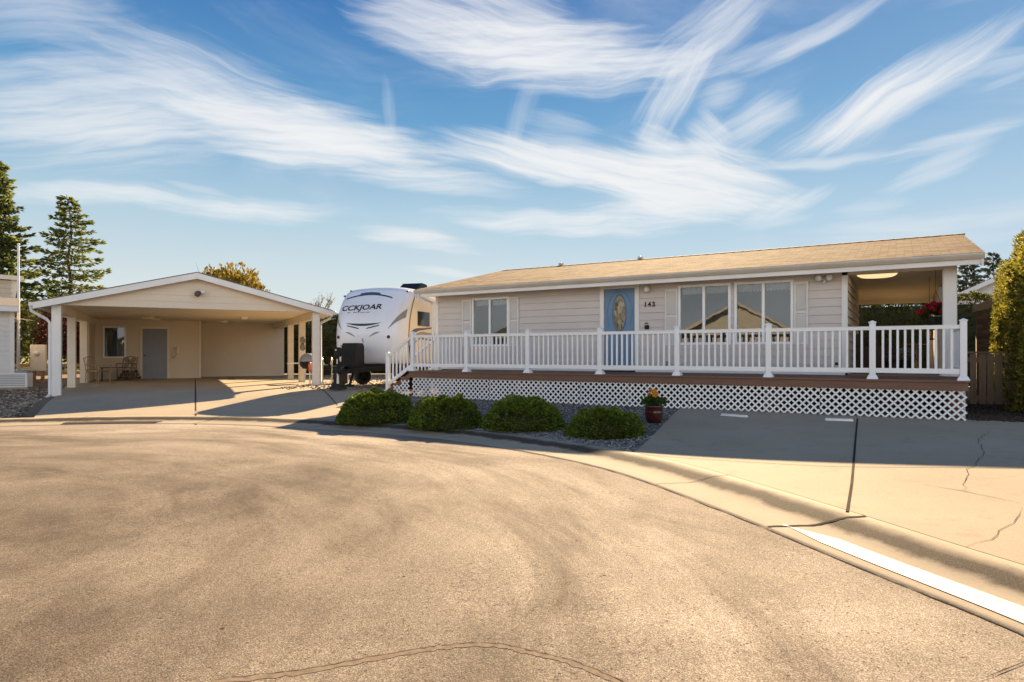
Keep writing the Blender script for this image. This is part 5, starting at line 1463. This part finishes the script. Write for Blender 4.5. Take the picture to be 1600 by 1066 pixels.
# ------------------------------------------------------------------ neighbouring things on the left
def house_box(name, label, x, y, z, rz, w, d, h, roof_h, wm, rm, gable='x', over=.35, wins=(), doors=(), hip=False):
    c = empty(name, (x, y, z), rz); tag(c, label, 'house')
    hs = [(u-ww/2, u+ww/2, zz, zz+hh) for u, zz, ww, hh in wins]+[(u-.45, u+.45, .15, 2.2) for u in doors]
    mb = MB(); lap(mb, -w/2, w/2, .0, h, hs, lambda u, zz, o: (u, -o, zz), .2); mb.build('wall', wm, c, fix=False)
    mb = MB(); lap(mb, 0, d, .0, h, [], lambda u, zz, o: (w/2+o, u, zz), .2); mb.build('wall', wm, c)
    mb = MB(); lap(mb, 0, d, .0, h, [], lambda u, zz, o: (-w/2-o, u, zz), .2); mb.quad((-w/2, d, 0), (w/2, d, 0), (w/2, d, h), (-w/2, d, h)); mb.build('wall', wm, c)
    rf = MB(); tr = MB(); T = .12
    if gable == 'front':                  # ridge runs back, gable faces front
        sl = roof_h/(w/2)
        for s in (-1, 1):
            e = s*(w/2+over); ze = h-over*sl
            P = [(0, -over, h+roof_h+.06), (e, -over, ze+.06), (e, d+over, ze+.06), (0, d+over, h+roof_h+.06)]; rf.quad(*P)
            vs = [(xx, yy, zz) for yy in (-over+.005, -over+.045) for xx, zz in ((0, h+roof_h+.05), (e, ze+.05), (e, ze-.15), (0, h+roof_h-.15))]
            tr.add(vs, [(0, 1, 2, 3), (7, 6, 5, 4), (0, 4, 5, 1), (1, 5, 6, 2), (2, 6, 7, 3), (3, 7, 4, 0)])
            tr.box(min(e, e-s*.04), max(e, e-s*.04), -over, d+over, ze-.15, ze+.045)
        g = MB(); zz = h
        while zz < h+roof_h-.02:
            z2 = min(zz+.2, h+roof_h-.01); l1 = (h+roof_h-zz)/sl; l2 = (h+roof_h-z2)/sl
            g.quad((-l1, -.018, zz), (l1, -.018, zz), (l2, -.004, z2), (-l2, -.004, z2)); zz = z2
        g.build('gable_wall', wm, c, fix=False); g = MB(); g.add([(-w/2, d, h), (w/2, d, h), (0, d, h+roof_h)], [(0, 1, 2)]); g.build('rear_gable', wm, c)
    else:
        sl = roof_h/(d/2)
        for s, y0 in ((-1, 0), (1, d)):
            e = y0+s*over; ze = h-over*sl
            rf.quad((-w/2-over, e, ze+.06), (w/2+over, e, ze+.06), (w/2+over, d/2, h+roof_h+.06), (-w/2-over, d/2, h+roof_h+.06))
            tr.box(-w/2-over, w/2+over, min(e, e-s*.04), max(e, e-s*.04), ze-.16, ze+.045)
        for xx in (-w/2, w/2): tr.add([(xx, 0, h), (xx, d, h), (xx, d/2, h+roof_h)], [(0, 1, 2)])
    rf.build('roof', rm, c); tr.build('trim', M['trim'], c)
    for u, zz, ww, hh in wins: window(c, u-ww/2, u+ww/2, zz, zz+hh, lambda p, q, o: (p, -o, q), u if ww > 1 else None, .07, curtain=False)
    for u in doors:
        mb = MB(); mb.box(u-.45, u+.45, -.03, .05, .15, 2.2); dd = mb.build('door', M['bluedoor'], c); mb = MB(); mb.lathe([(.0, -.08), (.03, -.07), (.03, -.03)], (u+.34, 0, 1.1), 10, 'y'); mb.build('handle', M['steel'], dd)
    return c
# house at the left edge: low white wing with eave
nb_ = empty('neighbour_house', (-16.28, 20.9, .38), R(38)); tag(nb_, 'white sided neighbouring house cut by the left edge of the picture', 'house')
mb = MB(); lap(mb, -7, 0, .0, 2.42, [(-2.2, -1.2, .95, 2.1)], lambda u, z, o: (u, -o, z), .16); mb.build('wall', M['siding3'], nb_, fix=False)
mb = MB(); lap(mb, 0, 6, .0, 2.42, [], lambda u, z, o: (o, u, z), .16); mb.build('wall', M['siding3'], nb_)
mb = MB(); mb.box(-.09, .025, -.028, .08, .0, 2.42); mb.build('corner_board', M['trim'], nb_)
mb = MB(); mb.quad((-7.3, -.45, 2.55), (.15, -.45, 2.55), (.15, 3, 3.05), (-7.3, 3, 3.05)); mb.quad((-7.3, 6.45, 2.55), (.15, 6.45, 2.55), (.15, 3, 3.05), (-7.3, 3, 3.05)); mb.add([(.02, 0, 2.42), (.02, 6, 2.42), (.02, 3, 2.98)], [(0, 1, 2)]); mb.build('roof', M['greyroof'], nb_)
mb = MB(); mb.box(-7.3, .15, -.47, -.43, 2.38, 2.54); mb.box(.11, .15, -.43, 6.4, 2.38, 2.5); mb.build('fascia', M['trim'], nb_)
window(nb_, -2.2, -1.2, .95, 2.1, lambda u, z, o: (u, -o, z), -1.7, .06, curtain=False)
nb2 = empty('shed_roof_house', (-20.75, 26.6, .4), R(52)); tag(nb2, 'tall beige building with a slanting end wall behind the white house', 'house')
mb = MB(); lap(mb, -6, 0, 2.9, 4.05, [], lambda u, z, o: (u, -o, z), .2); mb.box(-6, -.05, .03, 4, 2.86, 4.0); mb.box(-6, -1.7, .05, 4, 0, 2.86); mb.build('wall', M['tanwall'], nb2, fix=False)
mb = MB(); mb.quad((.0, -.02, 2.85), (.0, 4, 2.85), (.22, 4, 4.1), (.22, -.02, 4.1)); mb.quad((-.06, -.02, 2.85), (.0, -.02, 2.85), (.22, -.02, 4.1), (-.06, -.02, 4.1)); mb.build('end_panel', M['cream'], nb2)
mb = MB(); mb.box(-6.2, .3, -.15, 4.2, 4.08, 4.2); mb.build('roof', M['greyroof'], nb2)
mb = MB(); mb.box(-6.2, .32, -.2, -.151, 4.06, 4.24); mb.build('fascia', M['cream'], nb2)
mb = MB(); mb.quad((-.5, -.03, 2.55), (1.0, -.03, 2.35), (1.0, 1.5, 2.5), (-.5, 1.5, 2.7)); mb.tube([(.9, .2, 2.4), (.1, .05, 1.5)], .03, 6); mb.build('awning', M['bark'], nb2)
# cooling unit by the white house
x, y = -15.75, 20.35; ac = empty('heat_pump', (x, y, G(x, y)-.01), R(10)); tag(ac, 'pale grey heat pump unit standing on the gravel beside the white house', 'heat pump')
mb = MB(); mb.box(-.45, .38, -.17, .17, .06, .52, .015); mb.build('cabinet', M['trim'], ac)
mb = MB()
for k in range(7): mb.box(-.40, .33, -.182, -.172, .11+k*.055, .135+k*.055)
mb.build('louvre', M['greydoor'], ac)
mb = MB(); mb.box(-.48, .42, -.2, .2, 0, .058); mb.build('plinth', M['concrete'], ac)
mb = MB(); mb.lathe([(.0, .62), (.14, .62), (.17, .56), (.17, .525)], (.18, 0, 0), 18); mb.build('fan_cowl', M['greydoor'], ac)
x, y = -20.05, 26.0; fp = empty('flag_pole', (x, y, .4)); tag(fp, 'slim white mast rising past the neighbouring roof at the left', 'pole')
mb = MB(); mb.tube([(0, 0, 0), (0, 0, 2.5), (0, 0, 5.4)], [.06, .05, .035], 10); mb.build('shaft', M['trim'], fp)
mb = MB(); mb.lathe([(.0, 5.40), (.05, 5.43), (.05, 5.47), (.0, 5.5)], (0, 0, 0), 10); mb.build('finial', M['trim'], fp)
mb = MB(); mb.lathe([(.14, 0), (.14, .05), (.07, .08)], (0, 0, 0), 12); mb.build('base', M['trim'], fp)
x, y = -17.6, 23.8; mp_ = empty('meter_cabinet', (x, y, G(x, y)-.02), R(25)); tag(mp_, 'pale utility meter cabinet on two short posts left of the carport', 'cabinet')
mb = MB(); mb.box(-.24, .24, -.12, .12, .44, 1.42, .02); mb.build('cabinet', M['cream'], mp_)
mb = MB(); mb.lathe([(.0, -.20), (.08, -.19), (.09, -.12)], (-.04, 0, 1.10), 16, 'y'); mb.build('meter', M['lamp'], mp_)
for sx in (-.14, .12): mb = MB(); mb.box(sx-.05, sx+.05, -.06, .06, 0, .44); mb.build('post', M['paleboard'], mp_)
x, y = -20.0, 27.6; rf_ = empty('rail_fence', (x, y, .42), R(6)); tag(rf_, 'low brown two-rail fence behind the pale meter cabinet', 'fence')
for zz in (.10, .42): mb = MB(); mb.box(-2.5, 3.0, -.03, .03, zz, zz+.13); mb.build('rail', M['paleboard'], rf_)
for sx in (-2.4, -.7, 1.0, 2.7): mb = MB(); mb.box(sx-.06, sx+.06, .031, .13, -.1, .62); mb.build('post', M['paleboard'], rf_)
# neighbour beyond the tall hedge
house_box('gabled_house', 'white gabled house peeping over the tall hedge at the right', 22.0, 26.4, .4, R(-37), 6.0, 8, 3.55, 1.45, M['siding3'], M['greyroof'], 'front', .45, [(-2.05, 2.6, .55, .62)])
# houses across the circle (behind the camera; seen only in the window reflections)
house_box('cream_house', 'cream gabled house across the circle', -22, 1.5, 0, R(104), 8, 8, 2.9, 2.0, M['tanwall'], M['greyroof'], 'front', .5, [(-2.2, .9, 1.6, 1.3), (2.2, .9, 1.6, 1.3)], [0])
house_box('tan_house', 'pale gabled house across the circle beside the cream one', -17.5, -9.5, 0, R(132), 8, 8, 2.9, 2.2, M['siding3'], M['greyroof'], 'front', .5, [(-2.2, .9, 1.6, 1.3), (2.2, .9, 1.6, 1.3)], [0])
house_box('green_house', 'dark green gabled house across the circle', -8, -16.5, 0, R(172), 9, 8, 2.9, 2.1, M['greenwall'], M['greyroof'], 'front', .5, [(-2.2, .9, 1.6, 1.3), (2.2, .9, 1.6, 1.3)], [0])
house_box('white_house', 'white gabled house across the circle', 7, -15.5, 0, R(196), 9, 8, 2.9, 2.1, M['siding3'], M['greyroof'], 'front', .5, [(-2.2, .9, 1.6, 1.3), (2.2, .9, 1.6, 1.3)], [0])
for k, (x, y, H) in enumerate(((-24, 11, 5), (-23, -5.5, 5), (0, -20, 7), (15, -10, 6), (-13, -17, 6))):
    broadleaf('garden_tree', ('low yellowing tree beside the cream house across the circle', 'dark tree between the cream and the pale house', 'tall yellowing tree behind the green and white houses', 'dark tree at the far side of the white house', 'tall tree between the pale and the green house')[k], x, y, -.01, H, H*.32, H*.32, H*.6, 2500, .32, M['poplar'] if k % 2 else M['hedge'], 70+k)

# ------------------------------------------------------------------ sky, sun, camera
SUN_AZ = R(14); SUN_EL = R(25.6)
world = bpy.data.worlds.new('World'); scn.world = world; world.use_nodes = True
nt = world.node_tree; nt.nodes.clear()
out = nt.nodes.new('ShaderNodeOutputWorld'); bg = nt.nodes.new('ShaderNodeBackground')
sky = nt.nodes.new('ShaderNodeTexSky'); sky.sky_type = 'NISHITA'; sky.sun_disc = False
sky.sun_elevation = SUN_EL; sky.sun_rotation = SUN_AZ; sky.air_density = 1.0; sky.dust_density = 0.0; sky.ozone_density = 3.0
EXPO = 1.8; SSTR = .12; KD = 1/(SSTR*2**EXPO)      # ramp colours below are written as they show at this exposure
geo = nt.nodes.new('ShaderNodeTexCoord'); sepd = N(nt, 'SeparateXYZ'); nt.links.new(geo.outputs['Generated'], sepd.inputs[0])
X_, Y_, Z_ = sepd.outputs
elv = mth(nt, 'MULTIPLY', mth(nt, 'ARCSINE', Z_), 180/math.pi); azm = mth(nt, 'MULTIPLY', mth(nt, 'ARCTAN2', X_, Y_), 180/math.pi)
grad = ramp(nt, mth(nt, 'DIVIDE', elv, 60.0, clamp=True), [(.0, (.74, .78, .76)), (.10, (.68, .76, .77)), (.20, (.46, .64, .75)), (.33, (.14, .36, .62)), (.47, (.045, .19, .48)), (1.0, (.02, .11, .36))])
# paler toward the right, as in the morning haze
side = mth(nt, 'MULTIPLY', mth(nt, 'DIVIDE', mth(nt, 'ADD', azm, 5.0), 50.0, clamp=True), .38)
grad = mixc(nt, side, grad, (.40, .58, .80))
nis = mixc(nt, 1.0, sky.outputs[0], (SSTR*2**EXPO*.25,)*3, 'MULTIPLY')
grad = mixc(nt, .10, grad, nis)
# cirrus: feathered streaks, each a soft capsule along its own direction on the sky sphere
def sph(u, v):
    x, z = (u-800)/1000, (553-v)/1000; l = math.sqrt(1+x*x+z*z)
    return math.degrees(math.atan2(x, 1)), math.degrees(math.asin(z/l))
cmb = N(nt, 'CombineXYZ'); nt.links.new(azm, cmb.inputs[0]); nt.links.new(elv, cmb.inputs[1])
wn = N(nt, 'TexNoise', i_Scale=.075, i_Detail=3.0, i_Roughness=.5); nt.links.new(cmb.outputs[0], wn.inputs['Vector'])
wv = N(nt, 'VectorMath', operation='MULTIPLY_ADD'); nt.links.new(wn.outputs[1], wv.inputs[0]); wv.inputs[1].default_value = (3, 3, 0)
sh = N(nt, 'VectorMath', operation='ADD'); nt.links.new(cmb.outputs[0], sh.inputs[0]); sh.inputs[1].default_value = (-1.5, -1.5, 0)
nt.links.new(sh.outputs[0], wv.inputs[2]); SP = wv.outputs[0]
STROKES = [  # x0,y0,x1,y1,half width,opacity,feather bias (+ soft above, - soft below)
 (-120,165,420,185,62,.62,1), (-120,195,330,205,26,.55,1), (180,60,520,215,46,.60,1), (280,175,680,250,36,.95,1), (420,205,640,243,20,.6,1), (-80,25,220,15,34,.45,0), (60,105,330,140,50,.42,0),
 (-40,292,300,306,13,.75,0), (180,306,560,336,15,.82,1), (255,285,370,307,5,.4,0),
 (598,110,608,230,9,.24,0), (375,235,480,250,11,.65,0),
 (540,-20,800,70,52,.72,0), (660,55,1050,95,38,.95,1), (700,0,900,40,40,.6,0), (560,30,700,50,30,.35,0),
 (1010,120,1210,-30,34,.72,0), (1000,215,1100,60,30,.75,0), (985,200,1060,245,22,.7,0), (1050,130,1420,-20,15,.5,0), (1150,120,1330,20,10,.4,0),
 (1070,190,1130,245,28,.75,0), (1095,240,1250,140,26,.62,0), (1080,165,1160,130,22,.5,0), (1150,190,1260,160,18,.4,0),
 (1215,245,1600,28,26,.95,-1), (1270,225,1460,120,30,.5,-1), (1330,210,1520,110,14,.55,0),
 (690,222,1010,268,30,.92,1), (930,262,1220,300,44,.98,0), (780,245,1060,290,26,.8,1), (900,330,1200,325,24,.85,0), (690,338,1050,362,17,.85,0), (790,240,842,120,20,.30,0), (820,190,935,220,26,.35,0),
 (520,268,830,302,17,.72,0), (555,362,740,390,13,.85,1), (840,290,905,285,8,.5,0),
 (1170,262,1430,238,9,.6,0), (1380,250,1620,190,10,.55,0), (1385,298,1560,225,14,.5,0), (1170,348,1300,288,12,.65,0), (1140,360,1260,335,10,.5,0),
 (1495,118,1640,80,13,.5,0), (1515,150,1640,100,6,.4,0), (1250,375,1700,318,24,.42,0), (640,424,760,430,7,.5,0), (1300,330,1420,318,12,.3,0), (1440,0,1640,-60,20,.3,0)]
FIB = {}
def fibre(th):
    """noise stretched along one of a few directions on the sky sphere, shared by the streaks that run that way"""
    q = round(math.degrees(th)/14)
    if q not in FIB:
        fm = N(nt, 'Mapping', vector_type='TEXTURE'); fm.inputs['Location'].default_value = (q*37.1, q*11.3, 0); fm.inputs['Rotation'].default_value = (0, 0, R(q*14)); fm.inputs['Scale'].default_value = (9.5, .8, 1)
        nt.links.new(SP, fm.inputs[0])
        fn = N(nt, 'TexNoise', noise_dimensions='2D', i_Scale=1.0, i_Detail=6.0, i_Roughness=.62, i_Distortion=.25); nt.links.new(fm.outputs[0], fn.inputs['Vector'])
        FIB[q] = mth(nt, 'MULTIPLY', mth(nt, 'SUBTRACT', fn.outputs[0], .53), 1.45)
    return FIB[q]
T_ = None
for k, (u0, v0, u1, v1, w, op, fb) in enumerate(STROKES):
    a0, e0 = sph(u0, v0); a1, e1 = sph(u1, v1)
    cx, cy = (a0+a1)/2, (e0+e1)/2; L = math.hypot(a1-a0, e1-e0)/2; th = math.atan2(e1-e0, a1-a0); hwid = math.degrees(math.atan(w/1000))*1.30
    if th > math.pi/2: th -= math.pi
    mp = N(nt, 'Mapping', vector_type='TEXTURE'); mp.inputs['Location'].default_value = (cx, cy, 0); mp.inputs['Rotation'].default_value = (0, 0, th); mp.inputs['Scale'].default_value = (L*1.15, hwid, 1)
    nt.links.new(SP, mp.inputs[0]); ln = N(nt, 'VectorMath', operation='DOT_PRODUCT'); nt.links.new(mp.outputs[0], ln.inputs[0]); nt.links.new(mp.outputs[0], ln.inputs[1])
    core = mth(nt, 'SUBTRACT', 1.0, ln.outputs['Value'])
    d = mth(nt, 'ADD', mth(nt, 'ADD', core, .30 if w >= 30 and op > .85 else .04), fibre(th))
    mr = N(nt, 'MapRange', interpolation_type='SMOOTHSTEP'); nt.links.new(d, mr.inputs[0]); mr.inputs[1].default_value = -.05; mr.inputs[2].default_value = 1.5; mr.inputs[3].default_value = 1; mr.inputs[4].default_value = 1-op
    T_ = mr.outputs[0] if T_ is None else mth(nt, 'MULTIPLY', T_, mr.outputs[0])
cl = mth(nt, 'SUBTRACT', 1.0, T_)
# thin veil everywhere; unseen bright band added low behind the camera fills shaded fronts
veil = N(nt, 'TexNoise', i_Scale=1.0, i_Detail=6.0, i_Roughness=.6, i_Distortion=.5); vm = N(nt, 'Mapping'); vm.inputs['Scale'].default_value = (.045, .12, 1); vm.inputs['Rotation'].default_value = (0, 0, R(-14)); nt.links.new(SP, vm.inputs[0]); nt.links.new(vm.outputs[0], veil.inputs['Vector'])
vr = N(nt, 'MapRange', interpolation_type='SMOOTHSTEP'); nt.links.new(veil.outputs[0], vr.inputs[0]); vr.inputs[1].default_value = .48; vr.inputs[2].default_value = .85; vr.inputs[4].default_value = .35
cl = mth(nt, 'SUBTRACT', 1.0, mth(nt, 'MULTIPLY', mth(nt, 'SUBTRACT', 1.0, cl), mth(nt, 'SUBTRACT', 1.0, vr.outputs[0])))
ccol = ramp(nt, mth(nt, 'DIVIDE', elv, 35.0, clamp=True), [(0, (.90, .91, .90)), (1, (.88, .89, .92))])
skyf = mixc(nt, cl, grad, ccol)
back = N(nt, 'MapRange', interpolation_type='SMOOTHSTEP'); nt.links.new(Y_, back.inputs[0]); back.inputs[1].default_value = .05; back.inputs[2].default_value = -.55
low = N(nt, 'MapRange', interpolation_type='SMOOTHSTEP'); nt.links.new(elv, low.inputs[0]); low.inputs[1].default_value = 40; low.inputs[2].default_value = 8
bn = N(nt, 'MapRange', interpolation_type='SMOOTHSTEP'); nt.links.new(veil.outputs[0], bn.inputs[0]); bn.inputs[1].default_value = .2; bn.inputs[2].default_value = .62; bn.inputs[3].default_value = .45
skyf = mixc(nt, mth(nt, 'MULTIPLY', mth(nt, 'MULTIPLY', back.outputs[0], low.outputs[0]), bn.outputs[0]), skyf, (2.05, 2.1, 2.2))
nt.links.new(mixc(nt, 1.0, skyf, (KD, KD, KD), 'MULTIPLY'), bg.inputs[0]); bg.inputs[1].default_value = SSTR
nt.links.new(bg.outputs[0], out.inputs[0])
world.cycles.sampling_method = 'MANUAL'; world.cycles.sample_map_resolution = 512

sl = bpy.data.lights.new('sun', 'SUN'); sl.energy = 5.0; sl.angle = R(.5); sl.color = (1.0, .745, .455)
so = bpy.data.objects.new('sun', sl); COL.objects.link(so)
sd = Vector((math.sin(SUN_AZ)*math.cos(SUN_EL), math.cos(SUN_AZ)*math.cos(SUN_EL), math.sin(SUN_EL)))
so.rotation_euler = sd.to_track_quat('Z', 'Y').to_euler(); so.location = (0, 40, 30)
cam = bpy.data.cameras.new('camera'); co = bpy.data.objects.new('camera', cam); COL.objects.link(co)
cam.sensor_width = 36; cam.lens = 36*1000/1600; cam.shift_y = 20/1600; cam.clip_start = .05; cam.clip_end = 5000
co.location = (0, 0, 1.4); co.rotation_euler = (R(90), 0, 0); scn.camera = co
vs_ = scn.view_settings; vs_.view_transform = 'Standard'; vs_.look = 'None'; vs_.gamma = 1; vs_.exposure = EXPO; vs_.use_curve_mapping = False
